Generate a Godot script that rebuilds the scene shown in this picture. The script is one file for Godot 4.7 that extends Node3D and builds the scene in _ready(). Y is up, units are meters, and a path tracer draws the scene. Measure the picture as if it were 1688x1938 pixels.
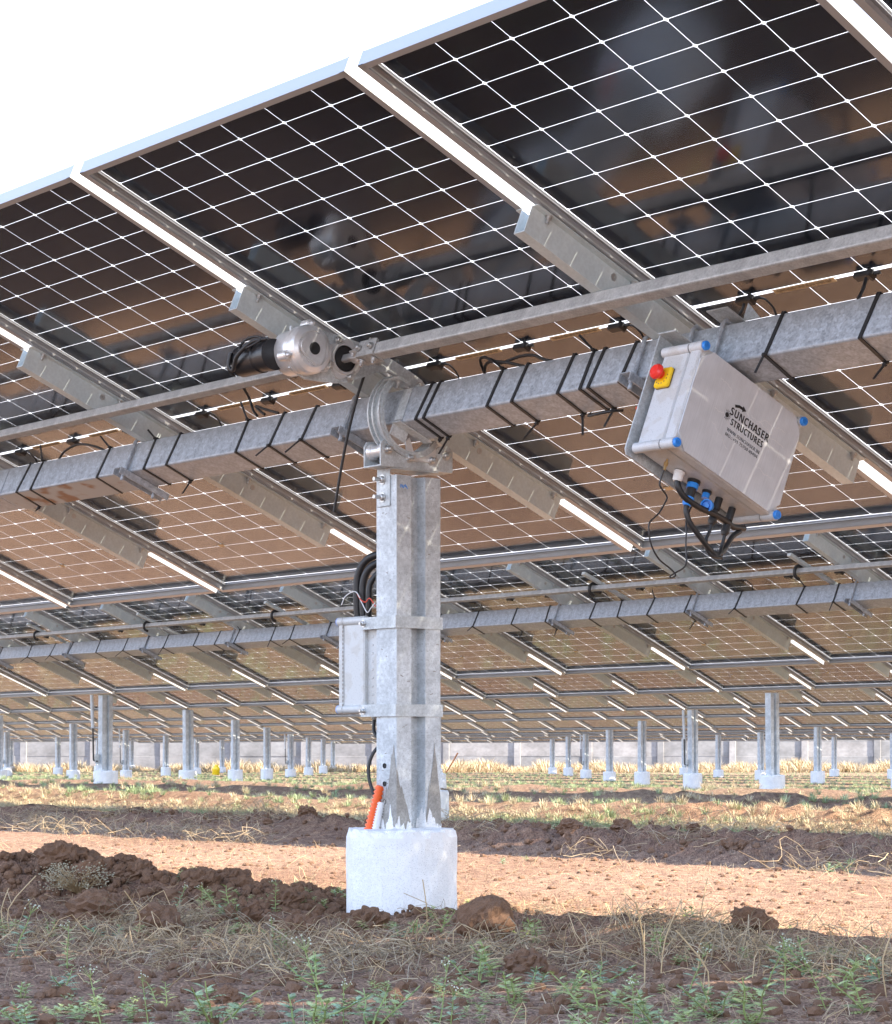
extends Node3D

const TILT := 0.3939
const PITCH := 1.195          # panel spacing along a row
const CELL_U := 0.186
const CELL_V := 0.0925
const MID := 0.0104           # gap across the middle of a panel
const PANEL_W := 1.148
const TOP := Vector3(0, 2.0195, 0.9934)   # high edge of the nearest row over its post

var M := {}
var names := {}
var rng := RandomNumberGenerator.new()
var rows := []
var cam_pos := Vector3(4.998, 0.455, 4.070)
var cam_turn := deg_to_rad(49.88)

# ------------------------------------------------------------------ mesh collector
class MB:
	var v := PackedVector3Array()
	var n := PackedVector3Array()
	var c := PackedColorArray()
	var col := Color(1, 1, 1)
	var use_col := false
	func put(a: Vector3, na: Vector3) -> void:
		v.append(a); n.append(na)
		if use_col: c.append(col)
	func tri(a: Vector3, b: Vector3, d: Vector3) -> void:
		var nn := (b - a).cross(d - a).normalized()
		put(a, nn); put(d, nn); put(b, nn)
	func trin(a: Vector3, b: Vector3, d: Vector3, na: Vector3, nb: Vector3, nd: Vector3) -> void:
		put(a, na); put(d, nd); put(b, nb)
	func quad(a: Vector3, b: Vector3, d: Vector3, e: Vector3) -> void:
		tri(a, b, d); tri(a, d, e)
	func otri(a: Vector3, b: Vector3, d: Vector3, o: Vector3) -> void:
		if (b - a).cross(d - a).dot((a + b + d) / 3.0 - o) < 0.0: tri(a, d, b)
		else: tri(a, b, d)
	func box(o: Vector3, s: Vector3, ch := 0.0, bs := Basis()) -> void:
		var h := s * 0.5
		if ch <= 0.0:
			var p := []
			for i in 8: p.append(o + bs * Vector3(h.x if i & 1 else -h.x, h.y if i & 2 else -h.y, h.z if i & 4 else -h.z))
			for f in [[0, 1, 3, 2], [4, 5, 7, 6], [0, 1, 5, 4], [2, 3, 7, 6], [0, 2, 6, 4], [1, 3, 7, 5]]:
				otri(p[f[0]], p[f[1]], p[f[2]], o); otri(p[f[0]], p[f[2]], p[f[3]], o)
			return
		var q := {}
		for i in 8:
			var sg := Vector3(1 if i & 1 else -1, 1 if i & 2 else -1, 1 if i & 4 else -1)
			for a in 3:
				var w := h - Vector3.ONE * ch
				w[a] = h[a]
				q[i * 3 + a] = o + bs * (w * sg)
		for a in 3:
			var b := (a + 1) % 3
			var d := (a + 2) % 3
			for s1 in 2:
				var f := []
				for k in [[0, 0], [1, 0], [1, 1], [0, 1]]: f.append(q[((s1 << a) | (k[0] << b) | (k[1] << d)) * 3 + a])
				otri(f[0], f[1], f[2], o); otri(f[0], f[2], f[3], o)
			for k in [[0, 0], [1, 0], [1, 1], [0, 1]]:
				var i0: int = (k[0] << b) | (k[1] << d)
				var i1: int = i0 | (1 << a)
				otri(q[i0 * 3 + b], q[i1 * 3 + b], q[i1 * 3 + d], o); otri(q[i0 * 3 + b], q[i1 * 3 + d], q[i0 * 3 + d], o)
		for i in 8: otri(q[i * 3], q[i * 3 + 1], q[i * 3 + 2], o)
	func extr(poly: PackedVector2Array, a: Vector3, u: Vector3, w: Vector3, d: Vector3, caps := true) -> void:
		var ar := 0.0
		for i in poly.size(): ar += poly[i].cross(poly[(i + 1) % poly.size()])
		var pl := poly.duplicate()
		if ar < 0.0: pl.reverse()
		var k := u.cross(w).dot(d) > 0.0
		var p := []
		for q in pl: p.append(a + u * q.x + w * q.y)
		for i in p.size():
			var p0: Vector3 = p[i]
			var p1: Vector3 = p[(i + 1) % p.size()]
			if k: quad(p0, p1, p1 + d, p0 + d)
			else: quad(p1, p0, p0 + d, p1 + d)
		if caps:
			var t := Geometry2D.triangulate_polygon(pl)
			for i in range(0, t.size(), 3):
				var x: Vector3 = p[t[i]]
				var y: Vector3 = p[t[i + 1]]
				var z: Vector3 = p[t[i + 2]]
				var nn := (y - x).cross(z - x)
				if nn.dot(d) > 0.0: tri(x, z, y); tri(x + d, y + d, z + d)
				else: tri(x, y, z); tri(x + d, z + d, y + d)
	func pipe(pts: Array, r, sides := 8, caps := true) -> void:
		var cnt := pts.size()
		var ring := []
		var t0: Vector3 = (pts[1] - pts[0]).normalized()
		var up := Vector3.UP if absf(t0.y) < 0.9 else Vector3.RIGHT
		var nx := t0.cross(up).normalized()
		for i in cnt:
			var t: Vector3 = (pts[mini(i + 1, cnt - 1)] - pts[maxi(i - 1, 0)]).normalized()
			nx = (nx - t * nx.dot(t)).normalized()
			var ny := t.cross(nx)
			var rr: float = r[i] if r is Array else r
			var rg := []
			for s in sides:
				var dd := nx * cos(TAU * s / sides) + ny * sin(TAU * s / sides)
				rg.append([pts[i] + dd * rr, dd])
			ring.append(rg)
		for i in cnt - 1:
			for s in sides:
				var a: Array = ring[i][s]
				var b: Array = ring[i][(s + 1) % sides]
				var d: Array = ring[i + 1][(s + 1) % sides]
				var e: Array = ring[i + 1][s]
				trin(a[0], b[0], d[0], a[1], b[1], d[1]); trin(a[0], d[0], e[0], a[1], d[1], e[1])
		if caps:
			for i in [0, cnt - 1]:
				for s in sides: otri(ring[i][s][0], ring[i][(s + 1) % sides][0], pts[i], pts[1] if i == 0 else pts[cnt - 2])
	# turned shape: profile of (radius, height) along axis
	func lathe(prof: Array, o: Vector3, axis: Vector3, sides := 20) -> void:
		var ax := axis.normalized()
		var u := ax.cross(Vector3.UP if absf(ax.y) < 0.9 else Vector3.RIGHT).normalized()
		var w := ax.cross(u)
		for i in prof.size() - 1:
			var p: Vector2 = prof[i]
			var q: Vector2 = prof[i + 1]
			var sl := Vector2(q.y - p.y, -(q.x - p.x)).normalized()
			for s in sides:
				var d0 := u * cos(TAU * s / sides) + w * sin(TAU * s / sides)
				var d1 := u * cos(TAU * (s + 1) / sides) + w * sin(TAU * (s + 1) / sides)
				var a := o + d0 * p.x + ax * p.y
				var b := o + d1 * p.x + ax * p.y
				var cc := o + d1 * q.x + ax * q.y
				var e := o + d0 * q.x + ax * q.y
				var n0 := d0 * sl.x + ax * sl.y
				var n1 := d1 * sl.x + ax * sl.y
				if p.x > 1e-6: trin(a, b, cc, n0, n1, n1)
				if q.x > 1e-6: trin(a, cc, e, n0, n1, n0)
	func mesh() -> ArrayMesh:
		var arr := []
		arr.resize(Mesh.ARRAY_MAX)
		arr[Mesh.ARRAY_VERTEX] = v
		arr[Mesh.ARRAY_NORMAL] = n
		if use_col: arr[Mesh.ARRAY_COLOR] = c
		var m := ArrayMesh.new()
		m.add_surface_from_arrays(Mesh.PRIMITIVE_TRIANGLES, arr)
		return m

# ------------------------------------------------------------------ nodes
func numbered(called: String) -> String:
	var k: int = names.get(called, 0)
	names[called] = k + 1
	return called if k == 0 else "%s_%03d" % [called, k]

func thing(called: String, label: String, category: String, xf := Transform3D(), group := "") -> Node3D:
	var o := Node3D.new()
	o.name = numbered(called)
	add_child(o)
	o.transform = xf
	tag(o, label, category, group)
	return o

func tag(o: Node, label: String, category: String, group := "") -> void:
	o.set_meta("label", label)
	o.set_meta("category", category)
	if group != "": o.set_meta("group", group)

func part(called: String, b, m: Material, parent: Node3D, xf := Transform3D()) -> MeshInstance3D:
	var o := MeshInstance3D.new()
	o.name = called
	o.mesh = b.mesh() if b is MB else b
	o.material_override = m
	o.transform = xf
	parent.add_child(o, true)
	return o

func single(called: String, b, m: Material, label: String, category: String, xf := Transform3D(), group := "") -> MeshInstance3D:
	var o := part(numbered(called), b, m, self, xf)
	tag(o, label, category, group)
	return o

func setting(called: String, b, m: Material) -> MeshInstance3D:
	var o := part(numbered(called), b, m, self)
	o.set_meta("kind", "structure")
	return o

func copy(src: Node3D, label: String, xf: Transform3D, group := "") -> Node3D:
	var o: Node3D = src.duplicate()
	o.name = numbered(String(src.name).rstrip("0123456789").trim_suffix("_"))
	add_child(o)
	o.transform = xf
	o.set_meta("label", label)
	if group != "": o.set_meta("group", group)
	return o

const ORD := ["first", "second", "third", "fourth", "fifth", "sixth", "seventh", "eighth", "ninth", "tenth", "eleventh", "twelfth", "thirteenth", "fourteenth", "fifteenth", "sixteenth", "seventeenth", "eighteenth", "nineteenth"]
const TENS := ["", "", "twenty", "thirty", "forty", "fifty", "sixty"]
func ordinal(k: int) -> String:   # from 1
	if k < 20: return ORD[k - 1]
	if k % 10 == 0: return TENS[k / 10].trim_suffix("y") + "ieth"
	return TENS[k / 10] + "-" + ORD[k % 10 - 1]

# where a point falls in the picture, only used to count things for their labels and to leave out what lies far outside
func seen(p: Vector3) -> Vector3:
	var d := p - cam_pos
	var fw := Vector3(-sin(cam_turn), 0, -cos(cam_turn))
	var rt := Vector3(cos(cam_turn), 0, -sin(cam_turn))
	var z := d.dot(fw)
	if z < 0.2: return Vector3(-9, -9, z)
	return Vector3(0.5 + 4216.0 / 1688.0 * d.dot(rt) / z, 0.7393 - 4216.0 / 1938.0 * d.y / z, z)

# ------------------------------------------------------------------ table frame of a row: x along the row, y out of the glass, z up the slope
func table(r: Dictionary) -> Transform3D:
	return Transform3D(Basis(Vector3.RIGHT, -TILT), TOP + Vector3(0, r.dy, r.z))
func tube_table(r: Dictionary) -> Transform3D:   # the torque tube and what hangs on it sit below the rails
	return table(r) * Transform3D(Basis(), Vector3(0.02, -0.014, 0.019))
func L(x: float, v: float, e: float) -> Vector3:
	return Vector3(x, -e, -v)
func row_of(k: int) -> String:
	return "nearest row" if k == 0 else ordinal(k + 1) + " row back"

func rect(x0: float, y0: float, x1: float, y1: float) -> PackedVector2Array:
	return PackedVector2Array([Vector2(x0, y0), Vector2(x1, y0), Vector2(x1, y1), Vector2(x0, y1)])
func rounded(w: float, h: float, r: float, k := 4) -> PackedVector2Array:
	var p := PackedVector2Array()
	for q in 4:
		var o := Vector2((w / 2 - r) * (1 if q == 0 or q == 3 else -1), (h / 2 - r) * (1 if q < 2 else -1))
		for i in k + 1: p.append(o + Vector2.from_angle(PI / 2 * q + PI / 2 * i / k) * r)
	return p
func strip(line: Array, t: float) -> PackedVector2Array:   # thin bent sheet: the line and a copy set off to its left
	var p := PackedVector2Array()
	var back := []
	for i in line.size():
		var a: Vector2 = (line[i] - line[i - 1]).normalized() if i > 0 else (line[1] - line[0]).normalized()
		var b: Vector2 = (line[i + 1] - line[i]).normalized() if i < line.size() - 1 else a
		var m := (a.orthogonal() + b.orthogonal())
		m = m / m.length_squared() * 2.0
		p.append(line[i]); back.append(line[i] - m * t)
	back.reverse()
	for q in back: p.append(q)
	return p
func spline(pts: Array, k := 6) -> Array:
	var o := []
	for i in pts.size() - 1:
		var p0: Vector3 = pts[maxi(i - 1, 0)]
		var p3: Vector3 = pts[mini(i + 2, pts.size() - 1)]
		for j in k: o.append((pts[i] as Vector3).cubic_interpolate(pts[i + 1], p0, p3, float(j) / k))
	o.append(pts[-1])
	return o

# ------------------------------------------------------------------ materials
func lin(r: float, g: float, b: float) -> Color:
	return Color(r, g, b).linear_to_srgb()
func mat(c: Color, rough := 0.6, metal := 0.0, spec := 0.5) -> StandardMaterial3D:
	var m := StandardMaterial3D.new()
	m.albedo_color = c; m.roughness = rough; m.metallic = metal; m.metallic_specular = spec
	return m
func noise_img(kind: int, freq: float, oct: int, sd: int, size := 512) -> PackedByteArray:
	var f := FastNoiseLite.new()
	f.noise_type = kind; f.frequency = freq; f.seed = sd
	f.fractal_octaves = oct
	f.fractal_type = FastNoiseLite.FRACTAL_FBM if oct > 1 else FastNoiseLite.FRACTAL_NONE
	if kind == FastNoiseLite.TYPE_CELLULAR: f.cellular_return_type = FastNoiseLite.RETURN_CELL_VALUE
	var im := f.get_seamless_image(size, size)
	im.convert(Image.FORMAT_L8)
	return im.get_data()
func tex(size: int, fn: Callable) -> ImageTexture:
	var d := PackedByteArray()
	d.resize(size * size * 3)
	for i in size * size:
		var c: Color = fn.call(i)
		d[i * 3] = clampi(int(c.r * 255.0), 0, 255); d[i * 3 + 1] = clampi(int(c.g * 255.0), 0, 255); d[i * 3 + 2] = clampi(int(c.b * 255.0), 0, 255)
	return ImageTexture.create_from_image(Image.create_from_data(size, size, false, Image.FORMAT_RGB8, d))
func normal_tex(data: PackedByteArray, size: int, k: float) -> ImageTexture:
	var im := Image.create_from_data(size, size, false, Image.FORMAT_L8, data)
	im.convert(Image.FORMAT_RGBA8)
	im.bump_map_to_normal_map(k)
	return ImageTexture.create_from_image(im)
func tri_tex(m: StandardMaterial3D, t: Texture2D, scale: float, world := false) -> StandardMaterial3D:
	m.albedo_texture = t
	m.uv1_triplanar = true
	m.uv1_world_triplanar = world
	m.uv1_scale = Vector3.ONE * scale
	return m

func make_materials() -> void:
	var fine := noise_img(FastNoiseLite.TYPE_SIMPLEX_SMOOTH, 0.05, 4, 3)
	var coarse := noise_img(FastNoiseLite.TYPE_SIMPLEX_SMOOTH, 0.008, 4, 5)
	var cell := noise_img(FastNoiseLite.TYPE_CELLULAR, 0.06, 1, 7)
	var speck := noise_img(FastNoiseLite.TYPE_SIMPLEX, 0.16, 2, 11)
	# galvanised steel: spangle with pale and dull patches and a few dark pits
	var galv := tex(512, func(i):
		var g := 0.80 + 0.13 * (cell[i] / 255.0 - 0.5) + 0.12 * (fine[i] / 255.0 - 0.5) + 0.12 * (coarse[i] / 255.0 - 0.5)
		return Color(g, g * 1.0, g * 1.0))
	var galv_r := tex(512, func(i):
		var g := 0.80 + 0.35 * (cell[i] / 255.0 - 0.5) + 0.25 * (fine[i] / 255.0 - 0.5)
		return Color(g, g, g))
	var brushed_pre := tex(512, func(i):
		var g := 0.93 + 0.07 * (fine[i] / 255.0 - 0.5) + 0.05 * (coarse[i] / 255.0 - 0.5)
		return Color(g, g, g))
	var galv_dust := tex(512, func(i):
		var k := clampf((coarse[i] / 255.0 - 0.52) * 2.2, 0.0, 1.0) * (0.5 + fine[i] / 255.0)
		var c := Color(0.95, 0.95, 0.95).lerp(Color(0.80, 0.74, 0.67), clampf(k, 0.0, 0.22))
		return c * (0.72 if speck[i] > 222 else 1.0))
	M.galv = tri_tex(mat(lin(0.61, 0.665, 0.73), 0.5, 0.2), galv, 5.0)
	M.galv.roughness_texture = galv_r
	var galv2 := tex(512, func(i):
		var g := 0.86 + 0.16 * (fine[i] / 255.0 - 0.5) + 0.16 * (coarse[i] / 255.0 - 0.5)
		if speck[i] > 212: g *= 0.68
		return Color(g, g, g))
	M.post = tri_tex(mat(lin(0.70, 0.75, 0.78), 0.5, 0.15), galv2, 2.2)
	M.rail = tri_tex(mat(lin(0.66, 0.735, 0.75), 0.5, 0.12), brushed_pre, 3.0)
	M.cast = tri_tex(mat(lin(0.82, 0.82, 0.82), 0.3, 0.5), brushed_pre, 2.0)
	M.plate = tri_tex(mat(lin(0.68, 0.73, 0.75), 0.45, 0.2), galv2, 3.0)
	M.bolt = mat(lin(0.55, 0.55, 0.54), 0.4, 0.85)
	M.frame = mat(lin(0.37, 0.375, 0.385), 0.4, 0.3)
	M.cell = mat(lin(0.005, 0.009, 0.020), 0.18, 0.0, 0.38)
	M.glass = mat(Color(1, 1, 1, 0.002), 0.10, 0.0, 0.5)
	M.glass.transparency = BaseMaterial3D.TRANSPARENCY_ALPHA
	M.film = mat(Color(0.42, 0.415, 0.41, 0.70), 0.7, 0.0, 0.2)
	M.film.transparency = BaseMaterial3D.TRANSPARENCY_ALPHA
	M.film.backlight_enabled = true
	M.film.backlight = Color(1, 1, 1)
	M.ribbon = mat(lin(0.42, 0.40, 0.38), 0.35, 0.6)
	M.black = mat(lin(0.018, 0.018, 0.019), 0.45)
	M.tie = mat(lin(0.012, 0.012, 0.013), 0.5)
	M.sticker = mat(lin(0.55, 0.42, 0.24), 0.6)
	M.dark_print = mat(lin(0.16, 0.12, 0.08), 0.7)
	M.motor = mat(lin(0.014, 0.014, 0.016), 0.35)
	M.rod = tri_tex(mat(lin(0.56, 0.56, 0.545), 0.5, 0.2), galv2, 4.0)
	M.plastic = tri_tex(mat(lin(0.60, 0.61, 0.62), 0.45), galv_dust, 2.6)
	M.plastic2 = tri_tex(mat(lin(0.60, 0.62, 0.62), 0.42), galv_dust, 2.2)
	var brushed := tex(512, func(i):
		var g := 0.90 + 0.10 * (fine[(i * 8) % 512 + 512 * (i / 4096)] / 255.0 - 0.5) + 0.06 * (coarse[i] / 255.0 - 0.5)
		return Color(g, g, g))
	M.alu = tri_tex(mat(lin(0.70, 0.73, 0.77), 0.4, 0.08), brushed, 3.0)
	M.blue = mat(lin(0.03, 0.24, 0.72), 0.35)
	M.pale_blue = mat(lin(0.30, 0.40, 0.72), 0.4)
	M.red = mat(lin(0.78, 0.03, 0.02), 0.3)
	M.yellow = mat(lin(0.85, 0.55, 0.01), 0.4)
	M.brass = mat(lin(0.6, 0.42, 0.2), 0.35, 0.9)
	M.white_plastic = mat(lin(0.72, 0.72, 0.72), 0.4)
	M.ink = mat(lin(0.01, 0.01, 0.012), 0.6)
	M.orange = mat(lin(0.85, 0.12, 0.02), 0.45)
	M.orange_wood = mat(lin(0.5, 0.2, 0.08), 0.8)
	M.wire_red = mat(lin(0.6, 0.06, 0.03), 0.5)
	M.wire_white = mat(lin(0.7, 0.7, 0.7), 0.5)
	var lime := tex(512, func(i):
		var g := 0.95 + 0.06 * (coarse[i] / 255.0 - 0.5) + 0.05 * (fine[i] / 255.0 - 0.5)
		if speck[i] > 214: g *= 0.72
		return Color(g, g, g))
	M.lime = tri_tex(mat(lin(0.88, 0.88, 0.87), 0.85, 0.0, 0.3), lime, 2.0)
	M.lime.normal_enabled = true
	M.lime.normal_texture = normal_tex(fine, 512, 6.0)
	M.lime.normal_scale = 0.25
	M.mud = tri_tex(mat(lin(0.46, 0.44, 0.40), 0.9, 0.0, 0.3), galv2, 4.0)
	var conc := tex(512, func(i):
		var g := 0.86 + 0.3 * (coarse[i] / 255.0 - 0.5) + 0.14 * (fine[i] / 255.0 - 0.5)
		return Color(g, g, g * 1.0))
	M.wall = tri_tex(mat(lin(0.34, 0.335, 0.335), 0.9, 0.0, 0.3), conc, 0.23, true)
	M.wall2 = tri_tex(mat(lin(0.40, 0.385, 0.38), 0.9, 0.0, 0.3), conc, 0.31, true)
	# soil: brown crumbs with paler grains and dark damp specks
	var crumb := noise_img(FastNoiseLite.TYPE_SIMPLEX_SMOOTH, 0.07, 5, 21, 1024)
	var lump := noise_img(FastNoiseLite.TYPE_SIMPLEX_SMOOTH, 0.012, 5, 22, 1024)
	var grit := noise_img(FastNoiseLite.TYPE_SIMPLEX, 0.22, 1, 23, 1024)
	var soil := tex(1024, func(i):
		var g := 0.72 + 0.75 * (crumb[i] / 255.0 - 0.5) + 0.42 * (lump[i] / 255.0 - 0.5)
		var c := Color(g, g * (0.97 + 0.06 * (lump[i] / 255.0 - 0.5)), g * 0.95)
		if grit[i] > 226: c = c.lerp(Color(1.0, 0.95, 0.85), 0.5)
		elif grit[i] < 30: c = c * 0.62
		return c)
	M.soil = tri_tex(mat(Color.WHITE, 0.95, 0.0, 0.2), soil, 1.35, true)
	M.soil.vertex_color_use_as_albedo = true
	M.soil.normal_enabled = true
	M.soil.normal_texture = normal_tex(crumb, 1024, 10.0)
	M.soil.normal_scale = 1.0
	M.clod = tri_tex(mat(lin(0.36, 0.225, 0.150), 0.95, 0.0, 0.2), soil, 2.6)
	M.clod.normal_enabled = true
	M.clod.normal_texture = M.soil.normal_texture
	M.straw = mat(Color.WHITE, 0.8, 0.0, 0.3)
	M.straw.vertex_color_use_as_albedo = true
	M.leaf = mat(Color.WHITE, 0.6, 0.0, 0.4)
	M.leaf.vertex_color_use_as_albedo = true
	M.leaf.backlight_enabled = true
	M.leaf.backlight = Color(0.25, 0.3, 0.12)
	M.stem = mat(lin(0.24, 0.30, 0.10), 0.7)
	M.dry_stem = mat(lin(0.42, 0.30, 0.16), 0.8)

# ------------------------------------------------------------------ small shared shapes
func bar(b: MB, p: Vector3, q: Vector3, w: float, t: float, nrm: Vector3, ch := 0.0) -> void:
	var x := (q - p).normalized()
	var z := x.cross(nrm).normalized()
	b.box((p + q) / 2, Vector3(p.distance_to(q), t, w), ch, Basis(x, z.cross(x), z))
func hexbolt(b: MB, o: Vector3, axis: Vector3, r := 0.009, shank := 0.012) -> void:
	b.lathe([Vector2(r * 1.45, 0), Vector2(r * 1.45, 0.002), Vector2(0, 0.002)], o, axis, 14)
	b.lathe([Vector2(r, 0.002), Vector2(r, 0.009), Vector2(r * 0.8, 0.0105), Vector2(0, 0.0105)], o, axis, 6)
	if shank > 0.0: b.lathe([Vector2(r * 0.55, 0.010), Vector2(r * 0.55, 0.010 + shank), Vector2(0, 0.010 + shank)], o, axis, 8)

# ------------------------------------------------------------------ solar panel
var frame_mesh: ArrayMesh
var glass_mesh: ArrayMesh
var film_mesh: ArrayMesh
var cell_mesh: ArrayMesh
var cells_mesh: ArrayMesh
var ribbon_mesh: ArrayMesh
var jbox_mesh: ArrayMesh
var lead_mesh: ArrayMesh
var label_mesh: ArrayMesh
var code_mesh: ArrayMesh

func cell_at(i: int, k: int) -> Vector3:
	return Vector3((i + 0.5) * CELL_U, 0, -((k + 0.5) * CELL_V + (MID if k >= 12 else 0.0)))
func cell_shape(b: MB, o: Vector3) -> void:
	var w := CELL_U / 2 - 0.0008
	var h := CELL_V / 2 - 0.0007
	var c := 0.0055
	var p := PackedVector2Array([Vector2(-w + c, -h), Vector2(w - c, -h), Vector2(w, -h + c), Vector2(w, h - c), Vector2(w - c, h), Vector2(-w + c, h), Vector2(-w, h - c), Vector2(-w, -h + c)])
	b.extr(p, o - Vector3(0, 0.0001, 0), Vector3.RIGHT, Vector3.BACK, Vector3(0, 0.0002, 0))

func panel_meshes() -> void:
	var b := MB.new()
	var low := 24 * CELL_V + MID
	for s in [0, 1]:
		var fx := func(x): return x if s == 0 else 6 * CELL_U - x
		var pl := []
		for q in [Vector2(0.004, -0.0335), Vector2(-0.0145, -0.0335), Vector2(-0.0145, 0.0025), Vector2(-0.006, 0.0025)]: pl.append(Vector2(fx.call(q.x), q.y))
		if s == 1: pl.reverse()
		b.extr(strip(pl, 0.0016), Vector3(0, 0, 0.018), Vector3.RIGHT, Vector3.UP, Vector3(0, 0, -low - 0.036))
		b.extr(rect(fx.call(-0.0143), -0.0058, fx.call(-0.005), -0.0042), Vector3(0, 0, 0.016), Vector3.RIGHT, Vector3.UP, Vector3(0, 0, -low - 0.032))
	for s in [0, 1]:
		var fz := func(z): return z if s == 0 else -low - z
		var pl := []
		for q in [Vector2(0.001, -0.0335), Vector2(0.0164, -0.0335), Vector2(0.0164, 0.0025), Vector2(0.009, 0.0025)]: pl.append(Vector2(fz.call(q.x), q.y))
		if s == 0: pl.reverse()
		b.extr(strip(pl, 0.0016), Vector3(-0.0142, 0, 0), Vector3.BACK, Vector3.UP, Vector3(6 * CELL_U + 0.0284, 0, 0))
		b.extr(rect(fz.call(0.0162), -0.0058, fz.call(0.008), -0.0042), Vector3(-0.0142, 0, 0), Vector3.BACK, Vector3.UP, Vector3(6 * CELL_U + 0.0284, 0, 0))
	frame_mesh = b.mesh()
	b = MB.new()
	b.quad(Vector3(-0.0144, -0.0036, 0.0162), Vector3(-0.0144, -0.0036, -low - 0.0162), Vector3(6 * CELL_U + 0.0144, -0.0036, -low - 0.0162), Vector3(6 * CELL_U + 0.0144, -0.0036, 0.0162))
	glass_mesh = b.mesh()
	b = MB.new()
	b.quad(Vector3(-0.003, 0.0006, 0.004), Vector3(6 * CELL_U + 0.003, 0.0006, 0.004), Vector3(6 * CELL_U + 0.003, 0.0006, -low - 0.004), Vector3(-0.003, 0.0006, -low - 0.004))
	film_mesh = b.mesh()
	b = MB.new()
	cell_shape(b, Vector3.ZERO)
	cell_mesh = b.mesh()
	b = MB.new()
	for i in 6:
		for k in 24: cell_shape(b, cell_at(i, k))
	cells_mesh = b.mesh()
	b = MB.new()
	b.box(Vector3(3 * CELL_U, 0, -12 * CELL_V - MID / 2), Vector3(6 * CELL_U - 0.01, 0.0003, 0.0042))
	ribbon_mesh = b.mesh()
	b = MB.new()
	b.box(Vector3(0, -0.008, 0), Vector3(0.056, 0.016, 0.024), 0.003)
	b.box(Vector3(0.018, -0.009, 0.0), Vector3(0.012, 0.020, 0.027), 0.002)
	b.lathe([Vector2(0.0045, 0), Vector2(0.0045, 0.016), Vector2(0, 0.016)], Vector3(0.028, -0.008, 0.0), Vector3.RIGHT, 10)
	jbox_mesh = b.mesh()
	b = MB.new()
	b.pipe(spline([Vector3(0.042, -0.008, 0), Vector3(0.062, -0.014, -0.006), Vector3(0.075, -0.03, -0.03), Vector3(0.07, -0.055, -0.06)], 5), 0.0028, 6)
	lead_mesh = b.mesh()
	b = MB.new()
	b.box(Vector3(0, -0.0008, 0), Vector3(0.19, 0.0016, 0.017))
	label_mesh = b.mesh()
	b = MB.new()
	for k in 40:
		var w := 0.0008 + 0.0014 * float((k * 7) % 5) / 5.0
		b.box(Vector3(-0.085 + 0.0043 * k, -0.002, 0.002 * sin(k * 2.3)), Vector3(w, 0.0008, 0.009 if k % 7 else 0.004))
	code_mesh = b.mesh()

func panel_proto(detail: int) -> Node3D:   # 2: each cell its own piece, 1: joined cells and boxes, 0: far away
	var o := Node3D.new()
	o.set_meta("category", "solar panel")
	part("frame", frame_mesh, M.frame, o)
	part("glass_pane", glass_mesh, M.glass, o)
	part("grid_film", film_mesh, M.film, o)
	part("bus_ribbon", ribbon_mesh, M.ribbon, o)
	if detail == 2:
		for k in 24:
			for i in 6: part("solar_cell", cell_mesh, M.cell, o, Transform3D(Basis(), cell_at(i, k)))
	else:
		part("solar_cells", cells_mesh, M.cell, o).set_meta("kind", "stuff")
	if detail >= 1:
		for u in [1, 3, 5]:
			var j := part("junction_box", jbox_mesh, M.black, o, Transform3D(Basis(), Vector3(u * CELL_U, -0.0045, -12 * CELL_V - MID / 2)))
			if u != 3: part("lead", lead_mesh, M.black, j)
		for u in [0.37, 0.765]:
			var s := part("sticker", label_mesh, M.sticker, o, Transform3D(Basis(), Vector3(u, -0.0042, -12 * CELL_V - MID / 2)))
			part("barcode", code_mesh, M.dark_print, s)
		part("serial_tag", label_mesh, M.sticker, o, Transform3D(Basis().scaled(Vector3(0.16, 1, 1.1)), Vector3(2 * CELL_U, -0.0042, -21 * CELL_V)))
	return o

func build_panels() -> void:
	panel_meshes()
	var out_count := {}
	var protos := [panel_proto(0), panel_proto(1), panel_proto(2)]
	for r in rows.size():
		var row: Dictionary = rows[r]
		var T := table(row)
		var count := 0
		for p in range(row.p0, row.p1 + 1):
			var x: float = row.ph + PITCH * p
			var mid := T * L(x + 0.558, 1.9, 0)
			var s := seen(mid)
			var s2 := seen(T * L(x + 0.558, 0.6, 0))
			var inside := (s.x > -0.06 and s.x < 1.06) or (r == 0 and s2.x > 0.0 and s2.x < 1.08 and s2.y > -0.2)
			var lab: String
			if inside:
				count += 1
				lab = "bifacial solar panel seen from below, %s from the left in the %s" % [ordinal(count), row_of(r)]
			else:
				var far_left := s.x < 0.5 and s2.x < 0.5 and x < 1.0
				var key := "%d%s" % [r, far_left]
				out_count[key] = out_count.get(key, 0) + 1
				lab = "bifacial solar panel of the %s, %s past the %s edge of the picture" % [row_of(r), ordinal(out_count[key]), "left" if far_left else "right"]
			var det := 2 if r <= 1 and inside else (1 if r <= 2 else 0)
			var o: Node3D = protos[det].duplicate()
			o.name = numbered("solar_panel")
			add_child(o)
			o.transform = T * Transform3D(Basis(), Vector3(x, 0, 0))
			tag(o, lab, "solar panel", "solar panels on the trackers")
	for q in protos: q.free()

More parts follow.
